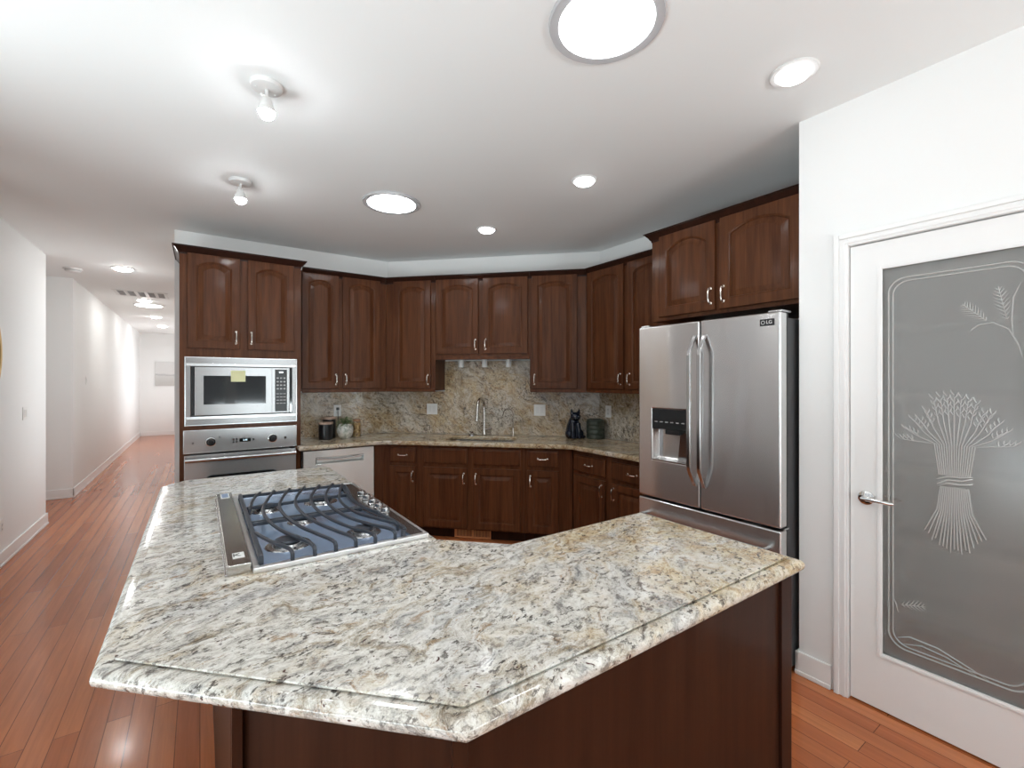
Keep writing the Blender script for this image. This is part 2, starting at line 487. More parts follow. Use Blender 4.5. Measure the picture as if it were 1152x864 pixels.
window(7, (-.12, 5.98, .6), PI / 2, 1.24, 1.7)  # unseen window behind the tower, added to brighten the left wall
window(5, (-1.37, 3.25, .2), PI / 2, .35, 2.25, False)  # unseen narrow window added for a bright reflection on the refrigerator
window(4, (-1.37, .2, .4), PI / 2, 2.3, 2.1)

# baseboards (profiled: board with a rounded cap)
def baseboard(name, runs, h=.115):
    b = bmesh.new()
    for (x0, x1, y0, y1) in runs:
        box(b, x0, x1, y0, y1, 0, h, .004)
        gx = .006 if abs(x1 - x0) < abs(y1 - y0) else 0; gy = .006 - gx
        box(b, x0 - gx, x1 + gx, y0 - gy, y1 + gy, 0, .022, .005)
    return struct(name, b, TRIM, smooth=35)
baseboard('baseboard_left', [(-1.3088, -1.294, -4.28, 6.583), (-1.43, -1.294, 6.571, 6.585)])
baseboard('baseboard_hall_left', [(-3.07, -1.316, 7.886, 7.8998), (-1.3298, -1.316, 7.886, 15.58)])
baseboard('baseboard_hall_end', [(-1.30, -.20, 15.586, 15.6003)])
baseboard('baseboard_hall_right', [(-.194, -.1802, 4.99, 15.57)])
baseboard('baseboard_right', [(XD - .014, XD - .0002, .915, YC + .014), (XD - .014, XD + .10, YC + .0002, YC + .012)])

# ------------------------------------------------------------------ pantry door
b = bmesh.new()     # casing: stepped profile, two legs and a head
def casing(b, y0, y1, z0, z1, inner):
    w = .058
    box(b, XD - .016, XD - .0003, y0, y1, z0, z1, .003)
for (y0, y1, z0, z1) in ((DY1 - .012, DY1 + .044, 0, DZ + .046), (DY0 - .044, DY0 + .012, 0, DZ + .046), (DY0 + .0125, DY1 - .0125, DZ - .010, DZ + .046)):
    box(b, XD - .012, XD - .0003, y0, y1, z0, z1, .002)
for (y0, y1, z0, z1) in ((DY1 + .022, DY1 + .044, 0, DZ + .046), (DY0 - .044, DY0 - .022, 0, DZ + .046), (DY0 - .022, DY1 + .022, DZ + .024, DZ + .046)):
    box(b, XD - .021, XD - .011, y0, y1, z0, z1, .004)
for (y0, y1, z0, z1) in ((DY1 - .002, DY1 + .010, 0, DZ + .012), (DY0 - .010, DY0 + .002, 0, DZ + .012), (DY0 - .002, DY1 + .002, DZ + .0, DZ + .012)):
    box(b, XD - .016, XD - .011, y0, y1, z0, z1, .002)
# jambs
box(b, XD + .0005, XD + .1195, DY1 - .012, DY1 - .0005, 0, DZ - .0005); box(b, XD + .0005, XD + .1195, DY0 + .0005, DY0 + .012, 0, DZ - .0005)
box(b, XD + .0005, XD + .1195, DY0 + .012, DY1 - .012, DZ - .011, DZ - .0005)
struct('trim_1', b, TRIM, smooth=35)

door = bpy.data.objects.new('door_1', None); C.objects.link(door); door['kind'] = 'structure'
door['label'] = 'white pantry door with a tall frosted glass panel etched with a wheat sheaf'
dw, dh = .700, 2.087
door.location = (XD + .006, .842, .010); door.rotation_euler = (0, 0, -PI / 2)      # local x runs along -Y, front is local -y
gx0, gx1, gz0, gz1 = .107, .593, .240, 1.976
b = bmesh.new()
for x0, x1, z0, z1 in ((0, gx0, 0, dh), (gx1, dw, 0, dh), (gx0, gx1, 0, gz0), (gx0, gx1, gz1, dh)):
    box(b, x0, x1, 0, .038, z0, z1)
bmesh.ops.remove_doubles(b, verts=b.verts[:], dist=1e-5)
obj('door_leaf', b, TRIM, door)
b = bmesh.new()     # glazing bead
for d, y0, y1 in ((.014, -.004, .004), (.008, -.006, -.001)):
    for x0, x1, z0, z1 in ((gx0 - .004, gx0 + d, gz0 - .004, gz1 + .004), (gx1 - d, gx1 + .004, gz0 - .004, gz1 + .004), (gx0 + d, gx1 - d, gz0 - .004, gz0 + d), (gx0 + d, gx1 - d, gz1 - d, gz1 + .004)):
        box(b, x0, x1, y0, y1, z0, z1, .0015)
obj('glazing_bead', b, TRIM, door)
b = bmesh.new(); box(b, gx0 + .001, gx1 - .001, .014, .020, gz0 + .001, gz1 - .001)
pane = obj('glass_panel', b, GLASSF, door)
pane['label'] = 'frosted grey glass panel'
ETCH = NT('etched_glass'); ETCH.set(Base_Color=(.86, .86, .84), Roughness=.06, Transmission_Weight=.55, IOR=1.5); ETCH = ETCH.m
GY = .0135
b = bmesh.new()
def etch(pts, r, flat=1.0): tube(b, [(p[0], GY, p[1]) for p in pts], r, 6)
def arc(cx, cz, rad, a0, a1, n=8): return [(cx + rad * math.cos(math.radians(a0 + (a1 - a0) * i / n)), cz + rad * math.sin(math.radians(a0 + (a1 - a0) * i / n))) for i in range(n + 1)]
for ins, rr in ((.032, .0035), (.047, .003)):          # double line frame with rounded corners
    x0, x1, z0, z1 = gx0 + ins, gx1 - ins, gz0 + ins + .03, gz1 - ins - .03
    rc = .075 - ins * .4
    loop = arc(x0 + rc, z1 - rc, rc, 180, 90) + arc(x1 - rc, z1 - rc, rc, 90, 0) + arc(x1 - rc, z0 + rc, rc, 0, -90) + arc(x0 + rc, z0 + rc, rc, 270, 180)
    etch(loop + [loop[0]], rr)
obj('etched_border', b, ETCH, door)
b = bmesh.new()     # wheat sheaf
rng = random.Random(3)
SX, SZ = .350, 1.085
for i in range(17):
    f = (i - 8) / 8.0
    top = (SX + f * .165, SZ + .31 - .17 * abs(f) ** 1.7 + rng.uniform(-.02, .02))
    neck = (SX + f * .045, SZ - .005)
    mid = (SX + f * .060, SZ + .12)
    etch([neck, mid, ((mid[0] + top[0]) / 2 + f * .012, (mid[1] + top[1]) / 2), top], [.0028, .0026, .0024, .002])
    for kx in range(7):                                # grains of each ear
        q = kx / 6
        px, pz = mid[0] + (top[0] - mid[0]) * (.62 + .42 * q), mid[1] + (top[1] - mid[1]) * (.62 + .42 * q)
        sd = 1 if kx % 2 else -1
        etch([(px, pz), (px + sd * .009 + f * .006, pz + .013), (px + sd * .010 + f * .01, pz + .022)], [.0015, .0032, .001])
    bot = (SX + f * .090, SZ - .31 + .065 * abs(f) ** 1.6 + rng.uniform(-.014, .014))
    etch([(SX + f * .040, SZ - .05), (SX + f * .052, SZ - .15), bot], [.003, .0032, .002])
for zz, tilt in ((SZ - .012, .012), (SZ - .026, .018), (SZ - .040, .012)):
    etch([(SX - .052, zz - tilt), (SX - .02, zz + .003), (SX + .02, zz + .004), (SX + .054, zz + tilt)], [.002, .0045, .0045, .002])
obj('etched_wheat_sheaf', b, ETCH, door)
b = bmesh.new()     # top ears and the bottom leaves
def ear(x, z, ang, ln, n=9):
    dx, dz = math.cos(ang), math.sin(ang)
    etch([(x, z), (x + dx * ln, z + dz * ln)], .0016)
    for i in range(n):
        q = i / n * ln
        for sd in (-1, 1):
            nx, nz = -dz * sd, dx * sd
            bx, bz = x + dx * q, z + dz * q
            sz_ = .022 * math.sin(PI * (i + 1) / (n + 1)) + .006
            etch([(bx, bz), (bx + dx * sz_ * .8 + nx * sz_ * .8, bz + dz * sz_ * .8 + nz * sz_ * .8)], [.0028, .0008])
ear(.495, 1.70, math.radians(100), .13); ear(.44, 1.70, math.radians(132), .10)
etch([(.535, 1.55), (.525, 1.60), (.500, 1.66), (.46, 1.69), (.42, 1.685), (.395, 1.662)], [.0015, .003, .003, .0025, .004, .001])
etch([(.530, 1.83), (.512, 1.78), (.508, 1.70), (.512, 1.62)], [.001, .003, .003, .001])
etch([(.170, .345), (.21, .365), (.30, .36), (.40, .325), (.45, .305)], [.001, .003, .003, .0025, .001])
etch([(.19, .325), (.25, .345), (.33, .335), (.43, .300)], [.001, .003, .003, .001])
etch([(.150, .52), (.165, .49), (.172, .455)], [.001, .003, .001])
ear(.185, .495, math.radians(15), .08, 6)
obj('etched_leaves', b, ETCH, door)
# lever handles on both faces
def lever(parent, name, y, sgn):
    b = bmesh.new()
    x, z = .062, .935
    R = Matrix.Rotation(PI / 2 * (1 if sgn < 0 else -1), 3, 'X')
    lathe(b, [(.0, 0), (.031, 0), (.033, .003), (.031, .008), (.024, .011), (.012, .013), (.011, .040), (.012, .048), (0, .050)], 28, (x, y, z), rot=R)
    yy = y + sgn * .043
    tube(b, [(x - .008, yy, z), (x + .02, yy, z + .001), (x + .06, yy + sgn * .002, z), (x + .098, yy - sgn * .006, z - .003), (x + .104, yy - sgn * .010, z - .003)], [.0085, .0095, .0085, .0075, .005], 12)
    o = obj(name, b, CHROME, parent); o['label'] = 'chrome lever handle'
lever(door, 'door_handle', 0, -1); lever(door, 'door_handle', .038, 1)
b = bmesh.new(); box(b, -.0009, -.0002, .006, .030, .885, .975); box(b, -.004, -.0009, .010, .026, .918, .946, .001); obj('latch_plate', b, DARKG, door)
# pantry shelves
SHELFM = plain('shelf_white', (.78, .78, .76), .5)
sh0 = None
words = ['lowest white pantry shelf behind the frosted glass', 'second white pantry shelf from the floor behind the frosted glass', 'middle white pantry shelf behind the frosted glass', 'fourth white pantry shelf behind the top of the etched wheat sheaf', 'highest white pantry shelf behind the frosted glass']
for i, z in enumerate((.235, .60, 1.0, 1.405, 1.80)):
    b = bmesh.new(); box(b, 3.2, 3.619, -.619, .937, z - .022, z, .003); box(b, 3.195, 3.2, -.619, .937, z - .04, z + .004, .002)
    tag(obj('pantry_shelf', b, SHELFM), words[i], 'shelf', 'white shelves in the pantry')

# ------------------------------------------------------------------ cabinets
def arch_door(w, h, rise, rail=.056, thick=.02):
    """raised panel door, front face at y=0, back at y=thick, x 0..w, z 0..h"""
    K = 14
    def loop(d, y, arched=True, r=None):
        rr = rise if arched else 0.0
        x0, x1, z0 = d, w - d, d
        pts = [(x0, y, z0), (x1, y, z0)]
        for i in range(K + 1):
            q = 1 - 2 * i / K
            x = (x0 + x1) / 2 + q * (x1 - x0) / 2
            pts.append((x, y, h - d - rr * q * q))
        return pts
    L = [loop(0, thick, False), loop(0, .005, False), loop(.0015, .0015, False), loop(.005, 0, False),
         loop(rail, 0), loop(rail + .004, .0035), loop(rail + .009, .0055), loop(rail + .012, .012), loop(rail + .019, .012),
         loop(rail + .046, .0022), loop(rail + .050, .0014)]
    b = bmesh.new()
    rings = [[b.verts.new(p) for p in l] for l in L]
    n = len(rings[0])
    for r0, r1 in zip(rings[:-1], rings[1:]):
        for k in range(n):
            b.faces.new((r0[k], r0[(k + 1) % n], r1[(k + 1) % n], r1[k]))
    b.faces.new(rings[-1]); b.faces.new(rings[0][::-1])
    return b

def slab_front(w, h, thick=.02):
    b = bmesh.new()
    L = [[(d, y, d), (w - d, y, d), (w - d, y, h - d), (d, y, h - d)] for d, y in ((0, thick), (0, .009), (.003, .006), (.012, .003), (.014, 0))]
    rings = [[b.verts.new(p) for p in l] for l in L]
    for r0, r1 in zip(rings[:-1], rings[1:]):
        for k in range(4): b.faces.new((r0[k], r0[(k + 1) % 4], r1[(k + 1) % 4], r1[k]))
    b.faces.new(rings[-1]); b.faces.new(rings[0][::-1])
    return b

def pull(parent, x, z, vert=True, L=.092, name='handle'):
    b = bmesh.new()
    pts = []
    for i in range(13):
        q = -1 + 2 * i / 12
        out = .030 - .006 * q * q if abs(q) < .99 else .002
        pts.append((q * L / 2, -out))
    pts = [(-L / 2, .001), (-L / 2, -.014), (-L / 2 + .004, -.022)] + [(-L / 2 + .012 + i * (L - .024) / 8, -.0255 - .004 * math.sin(PI * i / 8)) for i in range(9)] + [(L / 2 - .004, -.022), (L / 2, -.014), (L / 2, .001)]
    P = [(x, p[1], z + p[0]) if vert else (x + p[0], p[1], z) for p in pts]
    tube(b, P, .0052, 8)
    for s in (-1, 1):
        c = (x, 0, z + s * L / 2) if vert else (x + s * L / 2, 0, z)
        lathe(b, [(.009, 0), (.009, .002), (.006, .004)], 12, c, rot=ROT_FRONT)
    o = obj(name, b, NICKEL, parent)
    return o

def crown(parent, path, zt=2.526, z0=None, endcut=(None, None), out=.045):
    """crown moulding swept along local 2D path of the cabinet front, profile projects to -normal side"""
    prof = [(0, -.062), (.004, -.062), (.006, -.050), (.012, -.044), (.020, -.030), (.032, -.016), (.036, -.012), (.036, -.008), (out, -.006), (out, 0), (0, 0)]
    b = bmesh.new()
    n = len(path); P = [Vector(p).to_2d() if len(p) > 2 else Vector(p) for p in path]
    rings = []
    for i in range(n):
        d0 = (P[i] - P[i - 1]).normalized() if i > 0 else None
        d1 = (P[i + 1] - P[i]).normalized() if i < n - 1 else None
        if d0 is None: d0 = d1
        if d1 is None: d1 = d0
        n0 = Vector((d0.y, -d0.x)); n1 = Vector((d1.y, -d1.x))
        m = (n0 + n1); m = m / (m.dot(n0)) if m.length > 1e-6 else n0
        if i == 0 and endcut[0] is not None: m = n1 + d1 * endcut[0]
        if i == n - 1 and endcut[1] is not None: m = n0 + d0 * endcut[1]
        rings.append([b.verts.new((P[i].x + m.x * o_, P[i].y + m.y * o_, zt + dz)) for o_, dz in prof])
    k = len(prof)
    for r0, r1 in zip(rings[:-1], rings[1:]):
        for j in range(k): b.faces.new((r0[j], r0[(j + 1) % k], r1[(j + 1) % k], r1[j]))
    b.faces.new(rings[0][::-1]); b.faces.new(rings[-1])
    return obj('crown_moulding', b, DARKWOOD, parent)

def add_door(root, x0, x1, z0, z1, rise, hx=None, hz=None, wood=None):
    d = obj('door', arch_door(x1 - x0, z1 - z0, rise), wood or WOOD, root)
    d.location = (x0, 0, z0)
    if hx is not None: pull(d, hx - x0, hz - z0)
    return d

def add_drawer(root, x0, x1, z0, z1, handle=True, name='drawer'):
    d = obj(name, slab_front(x1 - x0, z1 - z0), WOOD, root)
    d.location = (x0, 0, z0)
    if handle: pull(d, (x1 - x0) / 2, (z1 - z0) / 2, False, .085)
    return d

TOPB = 2.50
G_UP = 'dark cherry wall cabinets'
G_BASE = 'dark cherry base cabinets'
T225 = math.tan(PI / 8)
def upper(label, loc, rz, poly, z0, doors, crown_path, cuts=(None, None), rail=True, depth=.31):
    r = thing('wall_cabinet', label, 'cabinet', loc, rz, G_UP)
    b = bmesh.new(); prism(b, poly, z0 + .012, TOPB); obj('body', b, WOOD, r, 20)
    if rail:
        fx0, fx1 = crown_path[0][0], crown_path[-1][0]
        b = bmesh.new(); box(b, fx0 + .002, fx1 - .002, .012, .032, z0, z0 + .034, .004); obj('light_rail', b, WOOD, r)
    for d in doors: add_door(r, *d)
    crown(r, crown_path, endcut=cuts)
    return r
# left run, facing the island (between the oven tower and the corner)
YU = 4.529; XL = 1.568
upper('tall dark cherry wall cabinet with two arched doors beside the oven tower', (0, YU, 0), 0,
      [(.732, .02), (XL, .02), (1.691, .3275), (.732, .3275)], 1.367,
      [(.775, 1.102, 1.405, 2.485, .035, 1.075, 1.49), (1.139, 1.504, 1.405, 2.485, .035, 1.166, 1.49)],
      [(.776, .02), (XL, .02)], (None, -T225))
# sink run (rotated 45 degrees); local x = s
SU = SW - .33 * R2
def sink_loc(S): return (S / 2, S / 2, 0)
RS = -PI / 4
upper('narrow dark cherry wall cabinet with one arched door left of the sink', sink_loc(SU), RS,
      [(-2.106, .022), (-1.577, .022), (-1.577, .3275), (-2.236, .3275)], 1.367,
      [(-2.02, -1.622, 1.405, 2.485, .035, -1.650, 1.49)], [(-2.107, .02), (-1.578, .02)], (T225, None))
upper('short dark cherry double cabinet with two arched doors above the sink', sink_loc(SU), RS,
      [(-1.575, .022), (-.622, .022), (-.622, .3275), (-1.575, .3275)], 1.688,
      [(-1.566, -1.130, 1.745, 2.485, .04, -1.158, 1.835), (-1.084, -.640, 1.745, 2.485, .04, -1.056, 1.835)],
      [(-1.5765, .02), (-.6205, .02)])
upper('single door dark cherry wall cabinet right of the sink', sink_loc(SU), RS,
      [(-.620, .022), (-.082, .022), (.048, .3275), (-.620, .3275)], 1.367,
      [(-.602, -.168, 1.405, 2.485, .035, -.574, 1.49)], [(-.619, .02), (-.081, .02)], (None, -T225))
# right run, facing -X; local x = -(Y)
XU = XW - .33
upper('dark cherry wall cabinet with two arched doors beside the refrigerator', (XU, 3.113, 0), -PI / 2,
      [(0, .022), (1.010, .022), (1.010, .3275), (-.126, .3275)], 1.367,
      [(.022, .460, 1.405, 2.485, .035, .432, 1.49), (.502, .930, 1.405, 2.485, .035, .530, 1.49)], [(0, .02), (1.010, .02)], (T225, None))
# cabinet above the refrigerator
XF = 2.668
upper('deep dark cherry cabinet with two arched doors above the steel refrigerator', (XF - .02, 2.10, 0), -PI / 2,
      [(0, .02), (1.038, .02), (1.038, .660), (0, .660)], 1.885,
      [(.07, .488, 1.922, 2.485, .05, .462, 2.012), (.520, .985, 1.922, 2.485, .05, .547, 2.012)],
      [(0, .33), (0, .02), (1.038, .02)], rail=False)

# oven tower
TX0, TX1, TY = -.1315, .729, 4.335
tw = thing('oven_tower_cabinet', 'tall dark cherry cabinet tower holding the microwave and wall oven', 'cabinet', (TX0, TY - .02, 0))
w = TX1 - TX0
b = bmesh.new()
for x0, x1, y0, y1, z0, z1 in ((0, .02, .022, .540, .1, TOPB), (w - .02, w, .022, .540, .1, TOPB), (.02, w - .02, .53, .540, .1, TOPB),
                               (.02, w - .02, .04, .53, TOPB - .02, TOPB), (.02, w - .02, .04, .53, 1.67, 1.69), (.02, w - .02, .04, .53, 1.095, 1.113), (.02, w - .02, .04, .53, .36, .38), (.02, w - .02, .04, .53, .10, .12),
                               (0, .046, .02, .04, .1, TOPB), (w - .046, w, .02, .04, .1, TOPB), (.046, w - .046, .02, .04, 1.655, TOPB), (.046, w - .046, .02, .04, 1.076, 1.134), (.046, w - .046, .02, .04, .30, .405), (.046, w - .046, .02, .04, .1, .14),
                               (.02, w - .02, .08, .5, 0, .1)):
    box(b, x0, x1, y0, y1, z0, z1)
obj('body', b, WOOD, tw, 20)
add_door(tw, .050, .402, 1.735, 2.475, .035, .376, 1.83)
add_door(tw, .458, .806, 1.735, 2.475, .035, .484, 1.83)
add_drawer(tw, .050, .806, .13, .31)
crown(tw, [(0, .540), (0, .02), (w, .02), (w, .17)])

# base cabinets
CT0, CT1 = .875, .915           # countertop thickness
FB = .61
def base_cab(label, loc, rz, poly, doors, drawers, false=(), hollow=None, toe_poly=None):
    r = thing('base_cabinet', label, 'cabinet', loc, rz, G_BASE)
    b = bmesh.new()
    if hollow:
        x0, x1 = hollow
        for a in ((x0, x0 + .018, .02, .60, .1, CT0 - .001), (x1 - .018, x1, .02, .60, .1, CT0 - .001), (x0 + .018, x1 - .018, .59, .60, .1, .6), (x0 + .018, x1 - .018, .02, .60, .1, .118), (x0 + .018, x1 - .018, .02, .04, .118, CT0 - .001)):
            box(b, *a)
    else: prism(b, poly, .1, CT0 - .001)
    obj('body', b, WOOD, r, 20)
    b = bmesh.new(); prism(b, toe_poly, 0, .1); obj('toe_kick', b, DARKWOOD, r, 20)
    for d in doors: add_door(r, *d)
    for d in drawers: add_drawer(r, *d)
    for d in false: add_drawer(r, *d, handle=False, name='false_drawer_front')
    return r
SBF = SW - FB * R2
# left of sink: includes the corner filler next to the dishwasher (poly in local coords of the sink run)
def to_sink(x, y):           # world -> local of a thing at sink_loc(SBF) rotated RS
    dx, dy = x - SBF / 2, y - SBF / 2
    c, s = math.cos(-RS), math.sin(-RS)
    return (dx * c - dy * s, dx * s + dy * c)
YB = YW - FB + .02
base_cab('narrow dark cherry base cabinet with one drawer between dishwasher and sink', sink_loc(SBF), RS,
         [to_sink(1.362, YB), to_sink(1.452, YB), (-1.630, .021), (-1.630, .60), to_sink(1.69, 4.85), to_sink(1.362, 4.85)],
         [(-1.925, -1.664, .115, .672, 0, -1.692, .575)], [(-1.925, -1.664, .705, .848)],
         toe_poly=[to_sink(1.362, YB + .07), to_sink(1.48, YB + .07), (-1.630, .09), (-1.630, .55), (-1.75, .55), to_sink(1.362, 4.6)])
sinkbase = base_cab('wide dark cherry sink base cabinet with two doors and two blank fronts', sink_loc(SBF), RS, None,
         [(-1.590, -1.165, .115, .672, 0, -1.194, .575), (-1.106, -.668, .115, .672, 0, -1.078, .575)], [],
         [(-1.590, -1.165, .705, .848), (-1.106, -.668, .705, .848)], hollow=(-1.629, -.636), toe_poly=[(-1.629, .09), (-.636, .09), (-.636, .55), (-1.629, .55)])
base_cab('narrow dark cherry base cabinet with one drawer right of the sink', sink_loc(SBF), RS,
         [(-.635, .021), (-.200, .021), (.036, .60), (-.635, .60)],
         [(-.604, -.322, .115, .672, 0, -.574, .575)], [(-.604, -.322, .705, .848)],
         toe_poly=[(-.635, .09), (-.172, .09), (.01, .55), (-.635, .55)])
XB = XW - FB
base_cab('dark cherry base cabinet with two drawers beside the refrigerator', (XB, 2.995, 0), -PI / 2,
         [(.003, .021), (1.005, .021), (1.005, .60), (-.236, .60)],
         [(.025, .397, .115, .660, 0, .366, .575), (.465, .900, .115, .660, 0, .495, .575)], [(.025, .397, .688, .832), (.465, .900, .688, .832)],
         toe_poly=[(-.024, .09), (1.005, .09), (1.005, .55), (-.20, .55)])

# floor register in the toe kick under the sink
r = thing('floor_register', 'brown wooden vent grille in the toe kick under the sink', 'vent', (SBF / 2 - .0, SBF / 2 - .0, 0), RS)
r.location = Vector((SBF / 2, SBF / 2, .004)) + Vector((.075 / R2, .075 / R2, 0))
REGW = m_wood('register_wood', (.46, .17, .07), (.62, .27, .12))
b = bmesh.new()
for a in ((-1.305, -.955, 0, .014, 0, .012), (-1.305, -.955, 0, .014, .076, .088), (-1.305, -1.292, 0, .014, .012, .076), (-.968, -.955, 0, .014, .012, .076), (-1.137, -1.123, 0, .014, .012, .076)): box(b, *a, .002)
obj('frame', b, REGW, r)
b = bmesh.new()
for i in range(13):
    for x0 in (-1.290, -1.121):
        x = x0 + i * .0119
        box(b, x, x + .0045, .003, .011, .012, .076)
obj('slats', b, REGW, r)
b = bmesh.new(); box(b, -1.300, -.960, .0115, .0138, .01, .078); obj('backing', b, BLACK, r)

# ------------------------------------------------------------------ perimeter countertop with undermount sink
fr = .65
P_L = (SW - fr * R2 - (YW - fr), YW - fr); P_R = (XW - fr, SW - fr * R2 - (XW - fr))
def smooth_corner(a, p, c, r, n=6):
    p, a, c = Vector(p), Vector(a), Vector(c)
    p0 = p + (a - p).normalized() * r; p1 = p + (c - p).normalized() * r
    return [tuple((p0 * (1 - q) ** 2 + p * 2 * q * (1 - q) + p1 * q * q)) for q in [i / n for i in range(n + 1)]]
yc_ = YW - .0215; sc_ = SW - .0215 * R2; xc_ = XW - .0215
Y_END = 1.985
front = [(.733, YW - fr + .03), (.70, YW - fr + .03), (.70, YW - fr)]
front = [(.742, YW - fr), ] + smooth_corner((.742, YW - fr), P_L, P_R, .13) + smooth_corner(P_L, P_R, (P_R[0], Y_END), .06) + [(P_R[0], Y_END), (xc_, Y_END), (xc_, sc_ - xc_), (sc_ - yc_, yc_), (.742, yc_)]
front = [(.695, YW - fr)] + front[1:-1] + [(.733, yc_), (.733, TY - .030), (.695, TY - .030)]
def s2w(s, d):               # sink wall local (s along, d out from the wall) -> world
    S = SW - d * R2
    return ((S + s * R2) / 2, (S - s * R2) / 2)
hole = []
hx0, hx1, hd0, hd1 = -1.42, -.76, .165, .53
for cx, cy, a0 in ((hx0 + .05, hd0 + .05, 180), (hx1 - .05, hd0 + .05, 270), (hx1 - .05, hd1 - .05, 0), (hx0 + .05, hd1 - .05, 90)):
    for i in range(5):
        a = math.radians(a0 + i * 22.5); hole.append(s2w(cx + .05 * math.cos(a), cy + .05 * math.sin(a)))
me = slab_mesh('countertop', front, CT0, CT1, .014, [hole])
me.shade_smooth(); me.set_sharp_from_angle(angle=math.radians(40))
ctop = link('countertop', me, GRANB); weighted(ctop)
tag(ctop, 'cream and brown granite countertop along the wall around the sink', 'countertop')
# sink basin
sk = thing('sink', 'undermount stainless steel sink set into the granite counter', 'sink', (*s2w((hx0 + hx1) / 2, (hd0 + hd1) / 2), CT0 - .19), RS)
hw, hd = (hx1 - hx0) / 2 + .006, (hd1 - hd0) / 2 + .006
b = bmesh.new()
def rrect(x, y, r, z, n=5):
    out = []
    for cx, cy, a0 in ((x - r, y - r, 0), (-x + r, y - r, 90), (-x + r, -y + r, 180), (x - r, -y + r, 270)):
        for i in range(n): a = math.radians(a0 + i * 90 / (n - 1)); out.append((cx + r * math.cos(a), cy + r * math.sin(a), z))
    return out
L = [rrect(hw + .012, hd + .012, .06, .1885), rrect(hw, hd, .05, .1885), rrect(hw - .004, hd - .004, .05, .10), rrect(hw - .02, hd - .02, .045, .006), rrect(hw - .05, hd - .05, .03, .002)]
L = [rrect(hw + .012, hd + .012, .06, .1865)] + L
rings = [[b.verts.new(p) for p in l] for l in L]; n = len(rings[0])
for r0, r1 in zip(rings[1:-1], rings[2:]):
    for q in range(n): b.faces.new((r0[q], r0[(q + 1) % n], r1[(q + 1) % n], r1[q]))
b.faces.new(rings[-1])
bmesh.ops.delete(b, geom=rings[0], context='VERTS')
ob = obj('basin', b, STEEL_L, sk)
ob.modifiers.clear(); md = ob.modifiers.new('thickness', 'SOLIDIFY'); md.thickness = .002; md.offset = 0
b = bmesh.new(); lathe(b, [(0, .0035), (.03, .0035), (.042, .006), (.045, .0045), (.045, .003)], 24); obj('drain', b, CHROME, sk)

# backsplash slabs
def backsplash(label, pts, z1):
    b = bmesh.new(); prism(b, pts, CT1 + .0005, z1); tag(obj('backsplash', b, GRANS, None, 20), label, 'backsplash', 'granite backsplash slabs')
BT = 1.366
o_, i_ = .0008, .020
def spl(y): return (SW - y * R2)
backsplash('granite backsplash slab behind the black canisters, left of the corner', [(.7315, YW - o_), (.7315, YW - i_), ((SW - i_ * R2) - (YW - i_) - .0005, YW - i_), ((SW - o_ * R2) - (YW - o_) - .0005, YW - o_)], BT)
b = bmesh.new()
La = ((SW - i_ * R2) - (YW - i_), YW - i_); Lb = ((SW - o_ * R2) - (YW - o_), YW - o_)
Ra = (XW - i_, (SW - i_ * R2) - (XW - i_)); Rb = (XW - o_, (SW - o_ * R2) - (XW - o_))
prism(b, [La, Ra, Rb, Lb], CT1 + .0005, BT)
prism(b, [s2w(-1.576, i_), s2w(-.621, i_), s2w(-.621, o_), s2w(-1.576, o_)], BT, 1.686)
tag(obj('backsplash', b, GRANS, None, 20), 'tall granite backsplash slab behind the sink faucet', 'backsplash', 'granite backsplash slabs')
backsplash('granite backsplash slab next to the refrigerator, behind the single outlet', [(XW - o_, Rb[1] - .0005), (XW - i_, Ra[1] - .0005), (XW - i_, Y_END), (XW - o_, Y_END)], BT)

# ------------------------------------------------------------------ island
IX0, IX1, IY0, IY1 = -.178, 1.583, .656, 1.312
XS, YF, DS = .712, 3.185, 1.018
def island_outline(d):
    """outline inset by d"""
    q = d * T225
    x0, x1, y0, y1, xs, yf = IX0 + d, IX1 - d, IY0 + d, IY1 - d, XS - d, YF - d
    S = DS + d * R2
    cc = .155                                     # cut inside corner
    SI = XS + IY1 + cc * 1.2 - d * R2             # inside corner diagonal x+y
    out = [(x0, S - x0), (S - y0, y0), (x1, y0), (x1, y1)]
    out += [(SI - y1, y1), (xs, SI - xs)]
    # far end: right corner nearly square, left corner cut
    cf = .10
    SF2 = YF - IX0 - cf - d * R2 * 1.0            # -x + y = const at left far corner
    out += [(xs, yf - .02), (xs - .02, yf), (yf - SF2, yf), (x0, SF2 + x0)]
    return out
b = bmesh.new()
slab_bm(b, island_outline(0), .868, .9065, .0185, res=6)
slab_bm(b, island_outline(.041), .9065, .9095, .0005, res=1)
slab_bm(b, island_outline(.035), .9095, .9145, .0015, res=2)
tag(obj('island_countertop', b, GRAN, None, 40), 'large angled granite island countertop with a rounded edge under the cooktop', 'countertop')

isl = thing('island_cabinet', 'angled dark cherry island base with plain panels under the granite top', 'island', (.2, 1.2, 0))
def rel(p): return (p[0] - .2, p[1] - 1.2)
BX0, BS, BY0, BX1 = .048, 1.040, .680, 1.555
poly = [(BX0 + .012, BS + .017 - BX0), (BS + .017 - BY0 - .012 + .007, BY0 + .012), (BX1 - .004, BY0 + .012), (BX1 - .004, IY1 - .03), (XS + .03, IY1 - .03), (XS - .03, IY1 + .03), (XS - .03, YF - .03), (BX0 + .012, YF - .03)]
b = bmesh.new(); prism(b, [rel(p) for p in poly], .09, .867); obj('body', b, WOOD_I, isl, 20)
b = bmesh.new(); prism(b, [rel(p) for p in [(BX0 + .05, BS + .05 - BX0), (BS + .03 - BY0 - .03, BY0 + .06), (BX1 - .05, BY0 + .06), (BX1 - .05, IY1 - .1), (XS - .05, IY1 - .1), (XS - .1, YF - .1), (BX0 + .05, YF - .1)]], 0, .09); obj('toe_kick', b, DARKWOOD, isl, 20)
